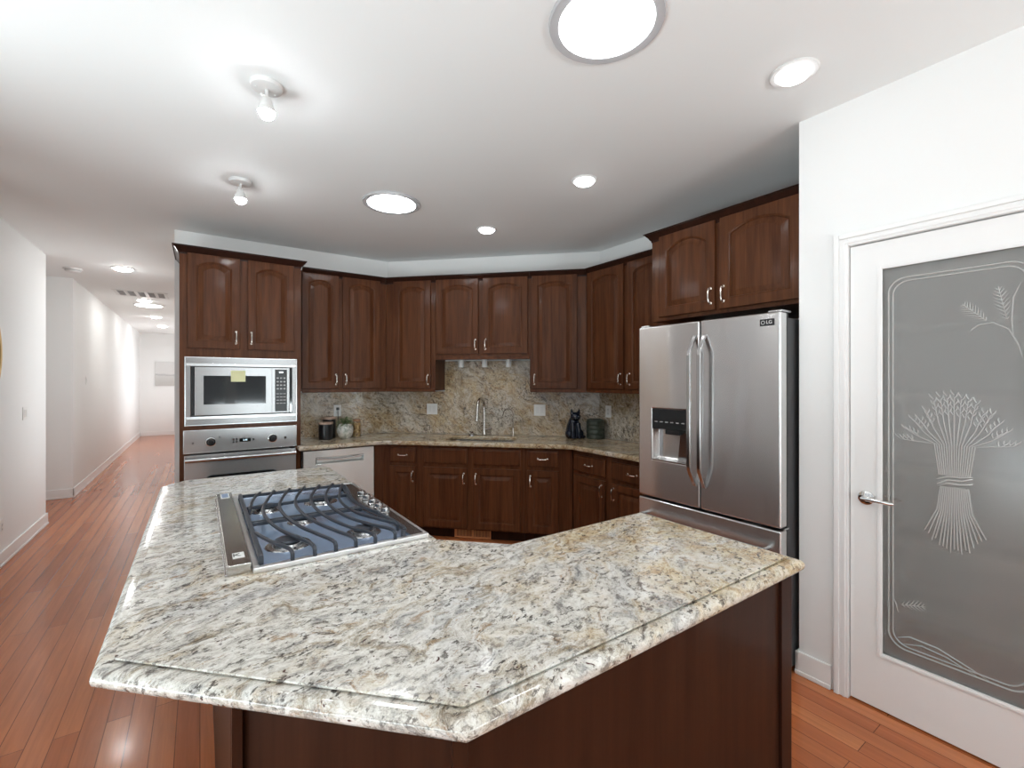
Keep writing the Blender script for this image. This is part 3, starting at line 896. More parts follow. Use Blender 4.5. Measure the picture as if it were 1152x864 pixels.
def post(p, sx, sy, rz, name='corner_post'):
    t_ = bmesh.new(); b2 = bmesh.new(); box(b2, -sx / 2, sx / 2, -sy / 2, sy / 2, 0, .867, .002)
    for v in b2.verts: v.co = Matrix.Rotation(rz, 3, 'Z') @ v.co + Vector((*rel(p), 0))
    t_.free()
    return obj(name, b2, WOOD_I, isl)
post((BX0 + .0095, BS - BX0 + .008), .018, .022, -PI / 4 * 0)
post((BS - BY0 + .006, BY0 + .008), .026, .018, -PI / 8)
b = bmesh.new(); box(b, 1.489 - .2, BX1 - .2, BY0 + .002 - 1.2, BY0 + .05 - 1.2, 0, .867, .003); obj('end_stile', b, DARKWOOD, isl)
# left side panel (lighter strip seen edge on)
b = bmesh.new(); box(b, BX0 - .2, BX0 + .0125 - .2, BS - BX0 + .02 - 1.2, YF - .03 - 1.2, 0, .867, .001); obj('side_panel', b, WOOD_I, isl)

# ------------------------------------------------------------------ cooktop
ZC = .9145
ct = thing('cooktop', 'stainless gas cooktop with dark curved grates set in the island', 'cooktop', (0, 0, ZC))
FX0, FX1, FY0, FY1 = .127, .675, 1.503, 2.500
b = bmesh.new()
for a in ((FX0, FX1, FY0, FY0 + .022), (FX0, FX1, FY1 - .022, FY1), (FX0, FX0 + .018, FY0 + .022, FY1 - .022), (FX1 - .012, FX1, FY0 + .022, FY1 - .022)):
    box(b, a[0], a[1], a[2], a[3], 0, .016, .003)
obj('frame', b, m_steel('bright_frame_steel', (.86, .86, .86), .32), ct)
# recessed pan
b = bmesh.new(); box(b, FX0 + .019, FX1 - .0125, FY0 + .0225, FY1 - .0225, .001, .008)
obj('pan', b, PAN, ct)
# control strip on the cook's side with a bulging edge towards the grates
strip = [(FX1 - .013, FY0 + .023), (FX1 - .013, FY1 - .023), (.600, FY1 - .023), (.592, 2.38), (.575, 2.25), (.566, 2.12), (.566, 2.02), (.575, 1.90), (.590, 1.80), (.603, 1.70), (.612, 1.60), (.618, FY0 + .023)]
b = bmesh.new(); prism(b, strip, .008, .014); obj('control_panel', b, m_steel('control_panel_steel', (.34, .34, .34), .25), ct)
kb = None
for i, y in enumerate((2.194, 2.11, 2.02, 1.938, 1.854)):
    if kb is None:
        b = bmesh.new(); lathe(b, [(.0, 0), (.021, 0), (.0215, .003), (.018, .005), (.017, .017), (.0155, .020), (0, .020)], 24)
        box(b, -.003, .003, -.015, .015, .0195, .024, .001)
        kb = obj('knob', b, STEEL_L, ct); kb.location = (.636, y, .0141)
    else:
        k2 = kb.copy(); C.objects.link(k2); k2.location = (.636, y, .0141); k2.parent = ct
# burners
for (bx, by, s) in ((.245, 1.685, 1.15), (.490, 1.665, 1.0), (.232, 2.19, 1.0), (.455, 2.20, 1.15), (.330, 1.935, .85)):
    b = bmesh.new(); lathe(b, [(0, 0), (.062 * s, 0), (.060 * s, .003), (.044 * s, .005), (.042 * s, .012), (.034 * s, .014), (0, .014)], 28, (bx, by, .0081)); bn = obj('burner', b, STEEL_L, ct)
    b = bmesh.new(); lathe(b, [(0, 0), (.033 * s, 0), (.036 * s, .003), (.034 * s, .008), (.02 * s, .0095), (0, .0095)], 28, (bx, by, .0222)); obj('burner_cap', b, IRON, bn)
# grates: rails and curved fingers
ZG = .036
def catmull(P, n=5):
    P = [Vector(p) for p in P]; out = []
    for i in range(len(P) - 1):
        p0 = P[max(i - 1, 0)]; p1 = P[i]; p2 = P[i + 1]; p3 = P[min(i + 2, len(P) - 1)]
        for k in range(n):
            t_ = k / n
            out.append(.5 * ((2 * p1) + (p2 - p0) * t_ + (2 * p0 - 5 * p1 + 4 * p2 - p3) * t_ ** 2 + (3 * p1 - p0 - 3 * p2 + p3) * t_ ** 3))
    out.append(P[-1]); return out
F = [[(.229, 2.405), (.195, 2.293), (.168, 2.14)],
     [(.288, 2.408), (.235, 2.209), (.208, 2.057), (.212, 1.882), (.240, 1.727), (.273, 1.624), (.292, 1.561), (.295, 1.520)],
     [(.355, 2.408), (.298, 2.225), (.271, 2.083), (.272, 1.930), (.294, 1.770), (.330, 1.640), (.354, 1.560), (.358, 1.522)],
     [(.421, 2.408), (.362, 2.240), (.334, 2.100), (.332, 1.940), (.354, 1.775), (.390, 1.640), (.416, 1.560), (.421, 1.522)],
     [(.489, 2.408), (.427, 2.243), (.396, 2.100), (.390, 1.960), (.404, 1.800), (.440, 1.655), (.478, 1.562), (.485, 1.522)],
     [(.553, 2.405), (.490, 2.240), (.456, 2.100), (.448, 1.950), (.464, 1.795), (.505, 1.660), (.548, 1.565), (.554, 1.522)],
     [(.590, 2.365), (.544, 2.220), (.508, 2.078), (.498, 1.947), (.512, 1.816), (.550, 1.705), (.592, 1.610)],
     [(.596, 2.330), (.578, 2.200), (.556, 2.060), (.552, 1.930), (.562, 1.850), (.583, 1.790)],
     [(.157, 1.772), (.189, 1.655), (.224, 1.564), (.231, 1.522)]]
gr_ = bmesh.new()
for f in F:
    pts = [(p.x, p.y, ZG + .004) for p in catmull([(x, y, 0) for x, y in f])]
    last = Vector(pts[-1]); d = (Vector(pts[-1]) - Vector(pts[-2])).normalized()
    pts += [tuple(last + d * .008 - Vector((0, 0, .006))), tuple(last + d * .010 - Vector((0, 0, .026)))]
    if f[0][1] > 2.3:
        f0 = Vector(pts[0]); d0 = (f0 - Vector(pts[1])).normalized()
        pts = [tuple(f0 + d0 * .012 - Vector((0, 0, .012))), tuple(f0 + d0 * .008 - Vector((0, 0, .003)))] + pts
    tube(gr_, pts, .0062, 8)
fing = obj('grate_fingers', gr_, IRON, ct)
b = bmesh.new()
def bar(p, q, z=ZG - .004, w_=.010, h_=.014):
    p, q = Vector((*p, 0)), Vector((*q, 0)); d = (q - p); L_ = d.length; a = math.atan2(d.y, d.x)
    t_ = bmesh.new(); box(t_, 0, L_, -w_ / 2, w_ / 2, -h_ / 2, h_ / 2, .003)
    merge(b, t_, Matrix.Translation((p.x, p.y, z)) @ Matrix.Rotation(a, 4, 'Z'))
bar((.152, 2.425), (.150, 1.535), w_=.014, h_=.018)
bar((.150, 2.405), (.594, 2.375)); bar((.156, 2.165), (.566, 2.165), w_=.008); bar((.150, 1.935), (.552, 1.925)); bar((.150, 1.912), (.553, 1.902), w_=.008)
rim = [(.594, 2.380), (.578, 2.26), (.560, 2.12), (.560, 2.00), (.570, 1.88), (.588, 1.77), (.602, 1.66), (.604, 1.56), (.592, 1.530)]
tube(b, [(p.x, p.y, ZG - .004) for p in catmull([(x, y, 0) for x, y in rim])], .007, 8)
for x, y in ((.152, 2.418), (.150, 1.542), (.592, 2.375), (.590, 1.532), (.562, 1.95), (.150, 1.92), (.150, 2.16)):
    box(b, x - .007, x + .007, y - .007, y + .007, .0085, ZG, .002)
obj('grate_frame', b, IRON, ct)

# downdraft vent beside the cooktop
vt = thing('downdraft_vent', 'long raised stainless vent bar along the left edge of the cooktop', 'vent', (.0935, 2.03, ZC))
vy0, vy1 = 1.525 - 2.03, 2.535 - 2.03
b = bmesh.new(); box(b, -.0305, .0305, vy0, vy1, 0, .030, .003); obj('housing', b, m_steel('vent_steel', (.46, .44, .41), .22, (2, 200, 2)), vt)
b = bmesh.new(); box(b, -.036, .0315, vy0 + .001, vy1 + .006, 0, .006, .002); obj('flange', b, STEEL_L, vt)
b = bmesh.new(); box(b, -.013, .018, vy0 + .055, vy0 + .105, .030, .0315, .0005); lb = obj('badge', b, WHITEP, vt); lb['label'] = 'small square emblem with black letters'
b = bmesh.new()
me = text_mesh('K', .036); t_ = bmesh.new(); t_.from_mesh(me); bpy.data.meshes.remove(me); merge(b, t_, Matrix.Translation((-.002, vy0 + .080, .0319)))
obj('lettering', b, BLACK, lb)
b = bmesh.new(); box(b, -.016, .018, vy1 - .115, vy1 - .02, .030, .0315, .0005); sw = obj('switch', b, WHITEP, vt)
b = bmesh.new(); box(b, -.011, .013, vy1 - .105, vy1 - .03, .0315, .033, .0006); obj('touch_pad', b, plain('slate_blue_pad', (.20, .27, .42), .3), sw)

# ------------------------------------------------------------------ microwave
mw = thing('microwave', 'stainless built in microwave with trim frame above the wall oven', 'microwave', (-.099, TY - .002, 1.124))
MWW, MWH = .796, .541
def ring_bm(b, x0, x1, z0, z1, t0, y0, y1, bev=.002, tb=None):
    tb = tb if tb is not None else t0
    box(b, x0, x1, y0, y1, z1 - tb, z1, bev); box(b, x0, x1, y0, y1, z0, z0 + tb, bev)
    box(b, x0, x0 + t0, y0, y1, z0 + tb, z1 - tb, bev); box(b, x1 - t0, x1, y0, y1, z0 + tb, z1 - tb, bev)
b = bmesh.new(); ring_bm(b, 0, MWW, 0, MWH, .038, -.012, 0, .002, .072)
obj('trim_frame', b, m_steel('trim_steel', (.30, .30, .30), .27, (2, 2, 600), 0.0, True), mw)
b = bmesh.new(); ring_bm(b, -.001, MWW + .001, -.001, MWH + .001, .009, -.016, 0, .002)
for zz in (.050, MWH - .072): box(b, .010, MWW - .010, -.015, -.011, zz, zz + .022, .002)
obj('trim_edge', b, STEEL_L, mw)
b = bmesh.new(); box(b, .044, MWW - .044, .002, .40, .035, MWH - .03); obj('cavity_box', b, BLACK, mw)
b = bmesh.new(); box(b, .064, .738, -.022, -.0005, .080, .464, .004); dr = obj('door', b, STEEL, mw); dr['label'] = 'stainless microwave door'
b = bmesh.new(); box(b, .122, .556, -.0245, -.0225, .166, .394, .0008); obj('window', b, BLACKG, dr)
b = bmesh.new(); box(b, .624, .716, -.0245, -.0225, .094, .450, .0008); kp = obj('keypad', b, BLACK, dr)
for i in range(3):
    for j in range(8):
        b = bmesh.new()
        if j < 4: box(b, .636 + i * .026, .652 + i * .026, -.0252, -.0246, .370 - j * .030, .382 - j * .030)
        else: box(b, .634 + i * .026, .654 + i * .026, -.0252, -.0246, .240 - (j - 4) * .027, .246 - (j - 4) * .027)
        obj('key', b, GREYP, kp)
b = bmesh.new(); box(b, .655, .686, -.0256, -.0253, .420, .432); obj('clock_display', b, emit('display_white', (.85, .95, 1.0), 1.2), mw)
for x0, x1 in ((.040, .062), (.7415, .757)):
    b = bmesh.new(); box(b, x0, x1, -.006, .0015, .082, .462); obj('side_gap', b, BLACKG, mw)
b = bmesh.new(); box(b, .600, .602, -.0232, -.0218, .082, .462); obj('door_seam', b, DARKG, mw)
b = bmesh.new(); box(b, .206, .308, TY - .0290, TY - .0275, 1.470, 1.560)  # flat pale yellow rectangle in front of the microwave window
tag(obj('yellow_rectangle', b, plain('pale_yellow', (.72, .72, .42), .7)), 'pale yellow rectangle over the microwave window', 'note')

# wall oven
ov = thing('wall_oven', 'stainless built in wall oven with two knobs and a bar handle', 'oven', (-.106, TY - .002, .40))
OW = .798
b = bmesh.new(); box(b, .045, OW - .045, .002, .50, .012, .655); obj('oven_box', b, BLACK, ov)
b = bmesh.new(); box(b, 0, OW, -.020, 0, .510, .690, .003); pnl = obj('control_panel', b, STEEL, ov)
b = bmesh.new(); ring_bm(b, -.001, OW + .001, .509, .691, .006, -.0225, -.019, .001); obj('panel_edge', b, STEEL_L, pnl)
for x in (.177, .613):
    b = bmesh.new(); lathe(b, [(0, 0), (.031, 0), (.031, .004), (.026, .006), (0, .006)], 28, (x, -.0205, .592), rot=ROT_FRONT); lathe(b, [(0, .006), (.020, .006), (.018, .026), (0, .027)], 24, (x, -.0205, .592), rot=ROT_FRONT)
    kn = obj('knob', b, BLACK, ov)
    b = bmesh.new()
    R = [(.034, 0), (.034, .005), (.0305, .0065), (.0305, 0)]
    lathe(b, R, 28, (x, -.0204, .592), rot=ROT_FRONT); obj('bezel', b, CHROME, kn)
b = bmesh.new(); box(b, .372, .452, -.0215, -.0203, .578, .606); dsp = obj('clock_display', b, BLACKG, ov)
b = bmesh.new(); add_text(b, '2:40', .018, .412, -.0222, .592); obj('digits', b, emit('digit_glow', (.7, .9, 1.0), 1.0), dsp)
for x in (.330, .352, .472):
    for z in (.580, .602) if x < .4 else (.592,):
        b = bmesh.new(); box(b, x - .006, x + .006, -.0215, -.0203, z - .007, z + .007, .001); obj('button', b, BLACK, ov)
for x, z, rr in ((.060, .590, .006), (.710, .590, .010), (.235, .626, .005), (.565, .630, .003)):
    b = bmesh.new(); lathe(b, [(0, 0), (rr, 0), (rr, .0015), (0, .002)], 14, (x, -.0203, z), rot=ROT_FRONT); obj('indicator', b, BLACK, ov)
b = bmesh.new(); box(b, .004, OW - .004, -.030, 0, 0.012, .496, .004); od = obj('door', b, STEEL, ov)
b = bmesh.new(); slab_bm(b, rrect2(.0, .0) if False else [(p[0], p[1]) for p in rrect(.25, .13, .035, 0)], 0, .002, .0005)
for v in b.verts: v.co = Vector((.395 + v.co.x, -.0305 - v.co.z, .200 + v.co.y))
obj('window', b, BLACKG, od)
b = bmesh.new(); tube(b, [(.012, -.075, .462), (OW - .012, -.075, .462)], .016, 14)
for x in (.03, OW - .03): tube(b, [(x, -.030, .462), (x, -.075, .462)], .011, 10)
obj('handle', b, STEEL_L, od)

# ------------------------------------------------------------------ dishwasher
def pocket_panel(b, w, h, d, hx0, hx1, hz0, hz1, depth):
    xs = [0, hx0, hx1, w]; zs = [0, hz0, hz1, h]
    V = {}
    for i, x in enumerate(xs):
        for j, z in enumerate(zs): V[i, j] = b.verts.new((x, 0, z))
    for i in range(3):
        for j in range(3):
            if (i, j) != (1, 1): b.faces.new((V[i, j], V[i + 1, j], V[i + 1, j + 1], V[i, j + 1]))
    ins = .01
    cav = [b.verts.new(p) for p in ((hx0 + ins, depth, hz0 + ins), (hx1 - ins, depth, hz0 + ins), (hx1 - ins, depth, hz1 - ins * .2), (hx0 + ins, depth, hz1 - ins * .2))]
    hv = [V[1, 1], V[2, 1], V[2, 2], V[1, 2]]
    for k in range(4): b.faces.new((hv[k], hv[(k + 1) % 4], cav[(k + 1) % 4], cav[k]))
    b.faces.new(cav)
    B = {}
    per = [(i, 0) for i in range(4)] + [(3, 1), (3, 2), (3, 3), (2, 3), (1, 3), (0, 3), (0, 2), (0, 1)]
    bk = [b.verts.new((V[p].co.x, d, V[p].co.z)) for p in per]
    for k in range(len(per)): b.faces.new((V[per[k]], V[per[(k + 1) % 12]], bk[(k + 1) % 12], bk[k]))
    b.faces.new(bk)
def bevelled(o, wdt, seg=3):
    o.modifiers.clear(); m = o.modifiers.new('soft_edges', 'BEVEL'); m.width = wdt; m.segments = seg; m.limit_method = 'ANGLE'; m.angle_limit = math.radians(50); m.harden_normals = True; return o
dwsh = thing('dishwasher', 'stainless dishwasher with pocket handle beside the oven tower', 'dishwasher', (.738, YW - FB, 0))
b = bmesh.new(); pocket_panel(b, .612, .745, .05, .10, .515, .625, .682, .035)
for v in b.verts: v.co.z += .118
bevelled(obj('door', b, STEEL_DW, dwsh), .003)
b = bmesh.new()
tube(b, [(.104 + .407 * i / 12, .006, .118 + .650 - .020 * math.sin(PI * i / 12) + .026) for i in range(13)], .006, 8)
obj('handle', b, STEEL_L, dwsh)
b = bmesh.new(); box(b, .0, .612, .052, .57, .1, .870); obj('tub', b, DARKG, dwsh)
b = bmesh.new(); box(b, .0, .612, .06, .5, 0, .1); obj('toe_kick', b, BLACK, dwsh)

# ------------------------------------------------------------------ refrigerator
FXF, FYL, FYR = 2.340, 1.950, 1.077
fw = FYL - FYR
rf = thing('refrigerator', 'large stainless french door refrigerator with ice dispenser', 'refrigerator', (FXF, FYL, 0), -PI / 2)
b = bmesh.new(); box(b, .004, fw - .002, .078, .86, .03, 1.792, .006); box(b, .03, fw - .03, .10, .84, 0, .03); obj('body', b, DARKG, rf)
SEAM = .437
b = bmesh.new(); pocket_panel(b, SEAM - .003, 1.070, .066, .108, .372, .238, .555, .055)
for v in b.verts: v.co.z += .748
ld = bevelled(obj('door', b, STEEL_F, rf), .010, 4); ld['label'] = 'left refrigerator door with the ice and water dispenser'
b = bmesh.new(); box(b, SEAM + .003, fw, 0, .066, .748, 1.818)
rd = bevelled(obj('door', b, STEEL_F, rf), .010, 4); rd['label'] = 'right refrigerator door with the small black badge'
b = bmesh.new(); box(b, 0, fw, 0, .066, .085, .735); fz = bevelled(obj('freezer_drawer', b, STEEL_F, rf), .010, 4)
b = bmesh.new(); box(b, .004, fw - .002, .066, .078, .085, 1.815); obj('door_seal', b, BLACK, rf)
def fridge_handle(parent, x, lean):
    b = bmesh.new()
    zt, zb = 1.735, .875
    pts = [(x + lean, .0, zt), (x + lean * .8, -.012, zt - .012), (x, -.058, zt - .095), (x, -.062, zt - .12), (x, -.062, zb + .12), (x, -.058, zb + .095), (x + lean * .8, -.012, zb + .012), (x + lean, .0, zb)]
    for p, q in zip(pts[:-1], pts[1:]): pass
    n = len(pts); rings = []
    for i, p in enumerate(pts):
        t_ = (Vector(pts[min(i + 1, n - 1)]) - Vector(pts[max(i - 1, 0)])).normalized()
        nx = Vector((1, 0, 0)); nb = t_.cross(nx).normalized()
        rings.append([b.verts.new(Vector(p) + nx * sx * .011 + nb * sy * .007) for sx, sy in ((-1, -1), (1, -1), (1, 1), (-1, 1))])
    for r0, r1 in zip(rings[:-1], rings[1:]):
        for q in range(4): b.faces.new((r0[q], r0[(q + 1) % 4], r1[(q + 1) % 4], r1[q]))
    b.faces.new(rings[0][::-1]); b.faces.new(rings[-1])
    bevelled(obj('handle', b, STEEL_L, parent, 25), .003, 2)
fridge_handle(ld, SEAM - .030, .003); fridge_handle(rd, SEAM + .034, -.003)
b = bmesh.new()
tube(b, [(.055 + (fw - .11) * i / 14, -.050 - .012 * math.sin(PI * i / 14), .640) for i in range(15)], .011, 12)
for x in (.06, fw - .06): tube(b, [(x, 0, .640), (x, -.052, .640)], .010, 10)
obj('handle', b, STEEL_L, fz)
# dispenser
b = bmesh.new(); box(b, .110, .370, -.003, .004, 1.180, 1.302, .002); dp = obj('dispenser_panel', b, BLACKG, ld)
for i in range(6):
    b = bmesh.new(); box(b, .130 + i * .038, .150 + i * .038, -.0036, -.0031, 1.222, 1.227); obj('button', b, GREYP, dp)
b = bmesh.new(); box(b, .200, .300, .004, .05, 1.150, 1.180, .004); obj('spout', b, BLACK, ld)
b = bmesh.new()
v0 = [b.verts.new(p) for p in ((.262, .045, .995), (.362, .045, .995), (.362, .022, 1.165), (.296, .022, 1.165))]
v1 = [b.verts.new((v.co.x, v.co.y + .008, v.co.z)) for v in v0]
b.faces.new(v0); b.faces.new(v1[::-1])
for q in range(4): b.faces.new((v0[q], v0[(q + 1) % 4], v1[(q + 1) % 4], v1[q]))
obj('paddle', b, STEEL_L, ld)
b = bmesh.new(); box(b, .108, .372, -.004, .052, .984, .992, .002); obj('drip_tray', b, STEEL_L, ld)
# badge with white ring and letters
b = bmesh.new(); box(b, fw - .100, fw - .030, -.0025, 0, 1.752, 1.786, .001); bd = obj('badge', b, BLACK, rd); bd['label'] = 'small black badge with white ring and letters'
b = bmesh.new()
tube(b, [(fw - .084 + .0085 * math.cos(a * PI / 8), -.0029, 1.769 + .0085 * math.sin(a * PI / 8)) for a in range(17)], .0011, 6, cap=False)
add_text(b, 'LG', .024, fw - .054, -.0029, 1.769)
obj('lettering', b, WHITEP, bd)
for x0, x1 in ((fw - .07, fw - .004), (.004, .07)):
    b = bmesh.new(); box(b, x0, x1, .02, .12, 1.8185, 1.830, .004); obj('hinge_cover', b, STEEL_L, rf)
b = bmesh.new(); box(b, fw - .001, fw + .004, .03, .075, .737, .746, .001); obj('hinge', b, STEEL_L, rf)

# ------------------------------------------------------------------ faucets and sink bits
def onsink(name, label, cat, s, d, z=CT1, group=None):
    x, y = s2w(s, d); return thing(name, label, cat, (x, y, z), RS, group)
fc = onsink('faucet', 'tall brushed nickel gooseneck faucet behind the sink', 'faucet', -1.125, .105)
b = bmesh.new()
lathe(b, [(.0, 0), (.028, 0), (.028, .004), (.022, .010), (.020, .06), (.0165, .075), (.0145, .14), (.0135, .16)], 20)
arcp = [(0, 0, .15), (0, 0, .275)] + [(-.012 * (1 - math.cos(PI * i / 10)), -.085 + .085 * math.cos(PI * i / 10), .300 + .085 * math.sin(PI * i / 10)) for i in range(11)] + [(-.026, -.174, .26)]
tube(b, arcp, .0150, 12)
obj('spout', b, FAUCET, fc)
b = bmesh.new(); tube(b, [(-.026, -.173, .268), (-.027, -.176, .235), (-.030, -.182, .165)], [.014, .0165, .0175], 12); obj('spray_head', b, FAUCET, fc)
b = bmesh.new(); tube(b, [(.015, 0, .062), (.045, -.004, .066), (.085, -.008, .074)], [.013, .012, .011], 10); obj('lever', b, FAUCET, fc)
f2 = onsink('water_tap', 'thin dark filtered water tap right of the tall faucet', 'faucet', -.822, .105)
b = bmesh.new(); lathe(b, [(0, 0), (.016, 0), (.016, .004), (.010, .008), (.009, .075), (.005, .085)], 16); obj('base', b, NICKEL, f2)
b = bmesh.new()
tube(b, [(0, 0, .08), (0, 0, .21)] + [(-.050 + .050 * math.cos(PI * i / 9), -.01 * i / 9, .225 + .055 * math.sin(PI * i / 9)) for i in range(10)] + [(-.108, -.012, .205)], .0055, 8)
obj('spout', b, TAPM, f2)
b = bmesh.new(); lathe(b, [(0, 0), (.045, 0), (.050, .010), (.047, .013), (.036, .006), (0, .005)], 24)
o = tag(obj('soap_dish', b, STEEL_L), 'small round steel dish on the counter left of the tall faucet', 'dish'); o.location = (*s2w(-1.245, .12), CT1)

# ------------------------------------------------------------------ counter items
def canister(label, loc, r, h):
    t_ = thing('canister', label, 'canister', loc, 0, 'black canisters')
    b = bmesh.new(); lathe(b, [(0, 0), (r * .96, 0), (r, .006), (r, h * .86), (r * .98, h * .88), (0, h * .88)], 32); obj('jar', b, plain('black_ceramic', (.012, .012, .013), .28), t_)
    b = bmesh.new(); lathe(b, [(0, h * .88), (r * 1.02, h * .88), (r * 1.03, h * .89), (r * 1.03, h * .97), (r, h), (0, h)], 32); obj('lid', b, m_wood('lid_wood', (.36, .25, .19), (.50, .36, .28)), t_)
    return t_
canister('front black canister with a pale wooden lid beside the plant', (1.000, 4.615, CT1), .066, .165)
canister('rear black canister with a pale wooden lid below the left outlet', (1.062, 4.752, CT1), .060, .205)
pt = thing('potted_plant', 'white round pot with trailing green plant between canister and pasta jar', 'plant', (1.180, 4.612, CT1))
b = bmesh.new(); lathe(b, [(0, 0), (.045, 0), (.062, .022), (.078, .065), (.074, .105), (.056, .135), (.050, .140), (.046, .132), (.046, .12), (0, .12)], 32)
k = NT('mottled_pot'); k.set(Roughness=.35); k.l(k.ramp(k.noise(k.obj(), 30, 4, .7).outputs[0], [(.4, (.30, .33, .28)), (.55, (.70, .69, .64))]), k.b.inputs['Base Color']); POTM = k.m
obj('pot', b, POTM, pt)
b = bmesh.new(); rng = random.Random(5)
def leaf(b, p, d, L_, w_):
    d = Vector(d).normalized(); s = d.cross(Vector((0, 0, 1)));
    s = s.normalized() if s.length > .1 else Vector((1, 0, 0)); n_ = s.cross(d)
    p = Vector(p)
    pts = [p, p + d * L_ * .35 + s * w_, p + d * L_ * .7 + s * w_ * .8, p + d * L_ - n_ * .004, p + d * L_ * .7 - s * w_ * .8, p + d * L_ * .35 - s * w_]
    lo = [b.verts.new(q) for q in pts]; hi = [b.verts.new(q + n_ * .0014) for q in pts]
    b.faces.new(lo[::-1]); b.faces.new(hi)
    for i in range(6): b.faces.new((lo[i], lo[(i + 1) % 6], hi[(i + 1) % 6], hi[i]))
for i in range(150):
    a = rng.uniform(0, 2 * PI); rr = rng.uniform(.0, .070) ; zz = .135 + rng.uniform(0, .075) * (1 - rr / .13)
    if rr > .06: zz -= rng.uniform(0, .05)
    leaf(b, (rr * math.cos(a), rr * math.sin(a), zz), (math.cos(a), math.sin(a), rng.uniform(-.5, .8)), rng.uniform(.02, .032), rng.uniform(.006, .010))
for i in range(9):
    a = i * .7; tube(b, [(0, 0, .12), (.03 * math.cos(a), .03 * math.sin(a), .165), (.07 * math.cos(a), .07 * math.sin(a), .15)], .0015, 5)
k = NT('plant_green'); k.set(Roughness=.5); k.l(k.ramp(k.noise(k.obj(), 60, 2).outputs[0], [(.35, (.05, .09, .03)), (.65, (.20, .27, .11))]), k.b.inputs['Base Color']); LEAF = k.m
obj('foliage', b, LEAF, pt)
jr = thing('pasta_jar', 'glass jar of golden pasta with wooden lid at the counter corner', 'jar', (1.305, 4.660, CT1))
k = NT('pasta'); k.set(Roughness=.6)
vo = k.n('TexVoronoi'); k.l(k.obj(), vo.inputs['Vector']); vo.inputs['Scale'].default_value = 48
k.l(k.ramp(vo.outputs['Distance'], [(.1, (.80, .58, .30)), (.5, (.58, .36, .14)), (.8, (.25, .13, .05))]), k.b.inputs['Base Color']); k.bump(vo.outputs['Distance'], .6, .01); PASTA = k.m
b = bmesh.new(); lathe(b, [(0, 0.004), (.037, .004), (.038, .13), (.03, .142), (0, .145)], 24); obj('pasta', b, PASTA, jr)
k = NT('clear_glass'); k.set(Base_Color=(.95, .97, .96), Roughness=.02, Transmission_Weight=1.0, IOR=1.45); CLEAR = k.m
b = bmesh.new(); lathe(b, [(.0, .0), (.040, 0), (.0415, .003), (.0415, .150), (.0395, .153), (.0395, .003), (.0, .003)], 28); obj('glass', b, CLEAR, jr)
b = bmesh.new(); lathe(b, [(0, .1535), (.036, .1535), (.037, .158), (.037, .175), (.034, .178), (0, .178)], 24); obj('lid', b, m_wood('jar_lid_wood', (.30, .15, .08), (.42, .24, .14)), jr)

# cat figurine: one continuous glazed body
cat = thing('cat_figurine', 'glossy dark navy ceramic cat sitting by the green pot', 'figurine', (3.025, 3.315, CT1), -PI / 4 + .35)
b = bmesh.new()
lathe(b, [(0, 0), (.070, 0), (.076, .012), (.080, .05), (.076, .09), (.064, .135), (.050, .17), (.040, .195), (0, .20)], 28, (.0, .012, 0))
sphere(b, (.010, -.012, .212), .049, 18, 12, (1.05, 1.0, .92))
sphere(b, (.010, -.052, .200), .020, 12, 8, (1.2, 1, .8))
for s in (-1, 1):
    lathe(b, [(.020, 0), (.013, .022), (.004, .046), (0, .050)], 10, (.010 + s * .032, -.008, .242), rot=Matrix.Rotation(s * .25, 3, 'Y'))
    tube(b, [(s * .026, -.045, .15), (s * .030, -.066, .08), (s * .030, -.072, .012)], [.026, .022, .019], 12)
    sphere(b, (s * .031, -.082, .012), .019, 12, 8, (1, 1.3, .65))
    sphere(b, (s * .058, -.010, .045), .045, 14, 10, (.75, 1.15, 1.0))
tube(b, [(.06, .06, .018), (.095, .03, .016), (.098, -.03, .015), (.075, -.065, .014)], [.016, .015, .013, .010], 10)
cb = obj('body', b, plain('navy_glaze', (.010, .014, .026), .10), cat); cb.modifiers.clear()
m_ = cb.modifiers.new('blend', 'REMESH'); m_.mode = 'VOXEL'; m_.voxel_size = .0045; m_.use_smooth_shade = True
m_ = cb.modifiers.new('soften', 'SMOOTH'); m_.iterations = 5; m_.factor = .5
EYE = plain('eye_grey', (.25, .27, .25), .1)
for s in (-1, 1):
    b = bmesh.new(); sphere(b, (.010 + s * .019, -.0575, .2165), .0065, 10, 8); obj('eye', b, EYE, cat)
b = bmesh.new()
prof = [(0, 0), (.080, 0), (.084, .004)]
for i in range(4): prof += [(.086, .010 + i * .042), (.0885, .030 + i * .042), (.086, .044 + i * .042), (.0805, .049 + i * .042)]
prof += [(.087, .182), (.086, .187), (.081, .185), (.080, .02), (0, .02)]
lathe(b, prof, 40)
o = tag(obj('ceramic_pot', b, plain('dark_green_glaze', (.050, .060, .045), .35)), 'empty dark green ridged pot beside the cat figurine', 'pot'); o.location = (3.178, 3.176, CT1)

# puck lights under the cabinet over the sink
pk_words = ['leftmost of three white cylinder lights under the cabinet over the sink', 'middle of three white cylinder lights, straight above the tall faucet', 'rightmost of three white cylinder lights under the cabinet over the sink']
pk = None
for i, s in enumerate((-1.357, -1.109, -.862)):
    if pk is None:
        pk = onsink('under_cabinet_light', pk_words[i], 'light', s, .15, 1.6995, 'white lights under the sink cabinet')
        b = bmesh.new(); lathe(b, [(0, -.082), (.026, -.082), (.028, -.078), (.027, -.006), (.022, 0), (0, 0)], 20); obj('housing', b, FIXW, pk)
        b = bmesh.new(); lathe(b, [(0, -.0825), (.020, -.0825), (.020, -.0835), (0, -.0835)], 20); obj('lens', b, WHITEP, pk)
    else: dup(pk, (*s2w(s, .15), 1.6995), None, pk_words[i])

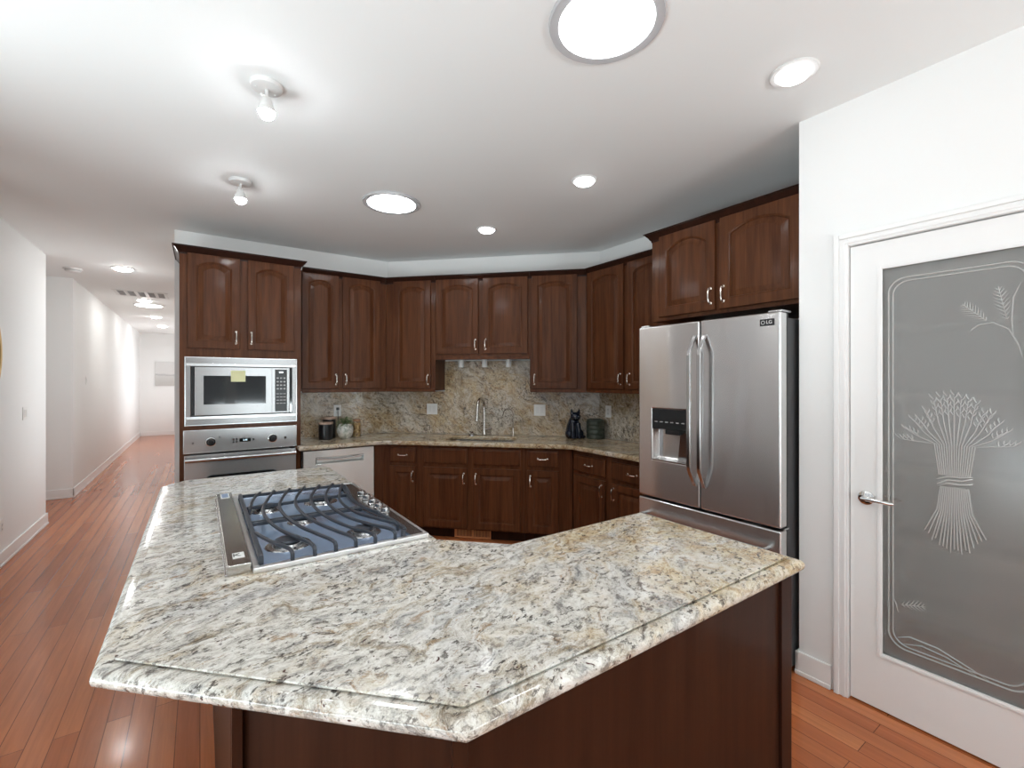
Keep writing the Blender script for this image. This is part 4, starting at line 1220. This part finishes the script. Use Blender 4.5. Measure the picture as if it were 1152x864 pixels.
# outlets and switches: plate + device parts, front is local -y
def plate(name, label, cat, loc, rz, gangs, kind, group):
    t_ = thing(name, label, cat, loc, rz, group)
    w_ = .072 + (gangs - 1) * .046
    b = bmesh.new(); box(b, -w_ / 2, w_ / 2, -.006, 0, -.058, .058, .0025); obj('cover_plate', b, WHITEP, t_)
    for g in range(gangs):
        x = (g - (gangs - 1) / 2) * .046
        b = bmesh.new(); box(b, x - .0165, x + .0165, -.0085, -.0062, -.033, .033, .001)
        dv = obj('rocker' if kind == 'switch' else 'receptacle', b, plain('device_white', (.74, .74, .72), .4), t_)
        if kind == 'outlet':
            b = bmesh.new()
            for zz in (-.018, .018):
                for xx in (-.006, .006): box(b, x + xx - .0012, x + xx + .0012, -.0089, -.0084, zz - .004, zz + .005)
                box(b, x - .002, x + .002, -.0089, -.0084, zz - .011, zz - .007)
            obj('slots', b, BLACK, dv)
    return t_
G_OUT = 'white plates on the backsplash'
plate('wall_outlet', 'white outlet with a black plug above the canisters', 'outlet', (1.160, YW - .0202, 1.173), 0, 1, 'outlet', G_OUT)
b = bmesh.new(); box(b, 1.145, 1.172, YW - .0202 - .034, YW - .0202 - .0092, 1.180, 1.206, .004); tube(b, [(1.158, YW - .05, 1.181), (1.158, YW - .052, 1.15), (1.165, YW - .046, 1.06), (1.18, YW - .04, .96)], .0028, 6)
tag(obj('power_plug', b, BLACK), 'black plug and cord in the outlet above the canisters', 'plug')
plate('wall_switch', 'wide white double switch plate left of the tall faucet', 'switch', (*s2w(-1.718, .0202), 1.177), RS, 2, 'switch', G_OUT)
plate('wall_switch', 'wide white double switch plate right of the tall faucet', 'switch', (*s2w(-.560, .0202), 1.178), RS, 2, 'switch', G_OUT)
plate('wall_outlet', 'single white outlet right of the green ridged pot', 'outlet', (XW - .0202, 3.11, 1.178), -PI / 2, 1, 'outlet', G_OUT)
plate('light_switch', 'white double light switch on the left wall beside the hallway', 'switch', (-1.3088, 5.88, 1.183), PI / 2, 2, 'switch', 'switches on the hallway walls')
plate('light_switch', 'small single light switch far down the hallway wall', 'switch', (-1.3298, 8.72, 1.485), PI / 2, 1, 'switch', 'switches on the hallway walls')
plate('wall_outlet', 'low white outlet near the baseboard at the left edge', 'outlet', (-1.3088, 5.29, .31), PI / 2, 1, 'outlet', None)

# round gold framed mirror on the left wall
mr_ = thing('round_mirror', 'round gold framed mirror on the left wall at the picture edge', 'mirror', (-1.3088, 4.79, 1.69), PI / 2)
b = bmesh.new()
lathe(b, [(.372, 0), (.415, 0), (.415, .022), (.405, .032), (.385, .030), (.374, .016), (.372, .010)], 64, rot=ROT_FRONT); obj('frame', b, m_steel('antique_gold', (.55, .37, .14), .3, (9, 9, 9)), mr_)
b = bmesh.new(); lathe(b, [(0, .002), (.374, .002), (.374, .009), (0, .009)], 64, rot=ROT_FRONT); obj('glass', b, m_steel('mirror_silver', (.9, .9, .9), .03, (1, 1, 1)), mr_)

# pale canvas at the end of the hall
cv = thing('wall_art', 'pale grey canvas picture on the far end wall of the hallway', 'picture', (-.66, 15.600, 1.68))
b = bmesh.new(); box(b, -.34, .34, -.03, -.0003, -.33, .33, .004)
k = NT('pale_canvas'); k.set(Roughness=.8)
sz = k.n('SeparateXYZ'); k.l(k.obj(), sz.inputs[0])
hz_ = k.math('ADD', sz.outputs[2], k.math('MULTIPLY', k.noise(k.obj(), 5, 4).outputs[0], .1))
k.l(k.ramp(k.math('ADD', k.math('MULTIPLY', hz_, .9), .45), [(.28, (.52, .51, .49)), (.44, (.60, .60, .585)), (.46, (.44, .44, .44)), (.50, (.68, .68, .67))]), k.b.inputs['Base Color'])
obj('canvas', b, k.m, cv)

# ------------------------------------------------------------------ ceiling fixtures
def disc_light(name, label, cat, x, y, r_out, r_in, lens, ringm, group, drop=.008):
    t_ = thing(name, label, cat, (x, y, CZ), 0, group)
    b = bmesh.new(); lathe(b, [(r_in, -.0005), (r_out, -.0005), (r_out, -.004), (r_out - .004, -drop), (r_in + .004, -drop), (r_in, -.003)], 48)
    bmesh.ops.delete(b, geom=[f for f in b.faces if len(f.verts) > 10], context='FACES_ONLY')
    lo = [v for v in b.verts]
    obj('trim_ring', b, ringm, t_)
    b = bmesh.new(); lathe(b, [(0, -.0012), (r_in + .002, -.0012), (r_in + .002, -.0035), (r_in * .98, -.012), (r_in * .85, -.022), (r_in * .5, -.030), (0, -.033)], 48); obj('lens', b, lens, t_)
    return t_
G_CAN, G_TUBE = 'recessed ceiling lamps', 'round daylight tubes'
q = 1.0077
tubes = [disc_light('daylight_tube', 'largest round daylight lens at the top of the ceiling above the camera', 'skylight', 1.204 * q, 1.149 * q, .208, .168, L_TUBE, RING, G_TUBE, .014),
         disc_light('daylight_tube', 'wide oval looking daylight lens with grey ring over the kitchen centre', 'skylight', 1.146 * q, 3.200 * q, .206, .168, L_TUBE, RING, G_TUBE, .014)]
disc_light('recessed_light', 'recessed ceiling lamp nearest the pantry door', 'light', 2.053 * q, .893 * q, .092, .066, L_CAN, FIXW, G_CAN)
disc_light('recessed_light', 'recessed ceiling lamp in front of the refrigerator cabinet', 'light', 2.043 * q, 2.14 * q, .086, .064, L_CAN, FIXW, G_CAN)
disc_light('recessed_light', 'recessed ceiling lamp in front of the sink cabinets', 'light', 2.014 * q, 3.302 * q, .086, .066, L_CAN, FIXW, G_CAN)
HX = -.735
L_DOME_FILL = emit('fill_dome_glow', (.96, .985, 1.0), DOME_FILL)  # made-up fill domes out of view, lifting the ceiling and left wall
for x, y, words in ((-.95, 2.20, 'added fill dome lamp left of the island, outside the picture'), (.10, .30, 'added fill dome lamp above the camera, outside the picture'), (1.50, -.60, 'added fill dome lamp behind the camera, outside the picture')):
    t_ = thing('fill_dome_light', words, 'light', (x, y, CZ), 0, 'added fill dome lamps')
    b = bmesh.new(); lathe(b, [(0, 0), (.165, 0), (.168, -.012), (.160, -.022), (0, -.022)], 40); obj('canopy', b, FIXW, t_)
    b = bmesh.new(); lathe(b, [(0, -.0225), (.155, -.0225), (.158, -.040), (.145, -.075), (.11, -.105), (.06, -.122), (0, -.127)], 40); obj('glass_bowl', b, L_DOME_FILL, t_)
disc_light('recessed_light', 'first recessed lamp in the hallway, before the ceiling vent', 'light', HX, 6.87, .11, .085, L_HALL, FIXW, G_CAN)
disc_light('recessed_light', 'second recessed lamp in the hallway, right behind the ceiling vent', 'light', HX, 9.38, .11, .085, L_HALL, FIXW, G_CAN)
disc_light('recessed_light', 'third recessed lamp in the hallway, beyond the wide flat lens', 'light', HX, 11.66, .11, .085, L_HALL, FIXW, G_CAN)
disc_light('recessed_light', 'farthest recessed lamp at the end of the hallway', 'light', HX, 13.55, .11, .085, L_HALL, FIXW, G_CAN)
disc_light('daylight_tube', 'wide flat bright lens far down the hallway ceiling', 'skylight', -.72, 9.93, .215, .185, emit('hall_daylight', (1.0, .99, .97), 9), FIXW, G_TUBE, .012)

def spot(label, x, y, tilt):
    t_ = thing('spot_light', label, 'light', (x, y, CZ), tilt, 'small white ceiling spotlights')
    b = bmesh.new(); lathe(b, [(0, 0), (.064, 0), (.066, -.006), (.062, -.018), (.050, -.022), (0, -.022)], 32)
    for s in (-1, 1): lathe(b, [(0, -.022), (.0045, -.022), (.004, -.0255), (0, -.026)], 10, (s * .042, .01, 0))
    obj('canopy', b, FIXW, t_)
    b = bmesh.new(); tube(b, [(0, 0, -.021), (0, 0, -.062)], .007, 10); tube(b, [(-.016, 0, -.058), (.016, 0, -.058)], .009, 12); tube(b, [(-.026, 0, -.050), (-.016, 0, -.058)], .005, 8); obj('stem', b, FIXW, t_)
    b = bmesh.new(); lathe(b, [(0, -.060), (.014, -.060), (.020, -.066), (.024, -.080), (.030, -.100), (.036, -.118), (.036, -.121), (.030, -.119), (0, -.117)], 28); hd_ = obj('lamp_holder', b, FIXW, t_)
    b = bmesh.new(); sphere(b, (0, 0, -.128), .031, 20, 14, (1, 1, .8)); obj('bulb', b, L_BULB, hd_)
    return t_
spot('white ceiling spotlight with glowing bulb, the one nearer the camera', .240 * q, 2.238 * q, .3)
spot('white ceiling spotlight with glowing bulb, nearer the oven tower', .216 * q, 3.405 * q, .9)

# air return vent and smoke detector
vn = thing('ceiling_vent', 'white slotted air vent in the hallway ceiling', 'vent', (-.715, 8.72, CZ))
b = bmesh.new()
VW, VD = .32, .27
box(b, -VW, VW, -VD, -VD + .05, -.008, -.0005, .002); box(b, -VW, VW, VD - .05, VD, -.008, -.0005, .002)
for i in range(6):
    x = -VW + .03 + i * (2 * VW - .06) / 5
    box(b, x - .02, x + .02, -VD + .05, VD - .05, -.008, -.0005, .002)
obj('frame', b, FIXW, vn)
b = bmesh.new()
for i in range(12):
    y = -VD + .06 + i * (2 * VD - .12) / 11
    box(b, -VW + .03, VW - .03, y - .006, y + .006, -.006, -.0035)
obj('louvres', b, plain('louvre_grey', (.45, .45, .45), .5), vn)
b = bmesh.new(); box(b, -VW + .01, VW - .01, -VD + .01, VD - .01, -.002, -.0006); obj('backing', b, plain('vent_shadow', (.25, .25, .25), .7), vn)
sd = thing('smoke_detector', 'round white smoke detector on the hallway ceiling by the left opening', 'smoke detector', (-1.215, 7.22, CZ))
b = bmesh.new(); lathe(b, [(0, 0), (.085, 0), (.085, -.010), (.070, -.014), (.068, -.030), (.055, -.040), (0, -.042)], 32); obj('housing', b, FIXW, sd)
b = bmesh.new(); lathe(b, [(.0695, -.016), (.0705, -.016), (.0700, -.026), (.0690, -.026)], 32); obj('grille', b, GREYP, sd)
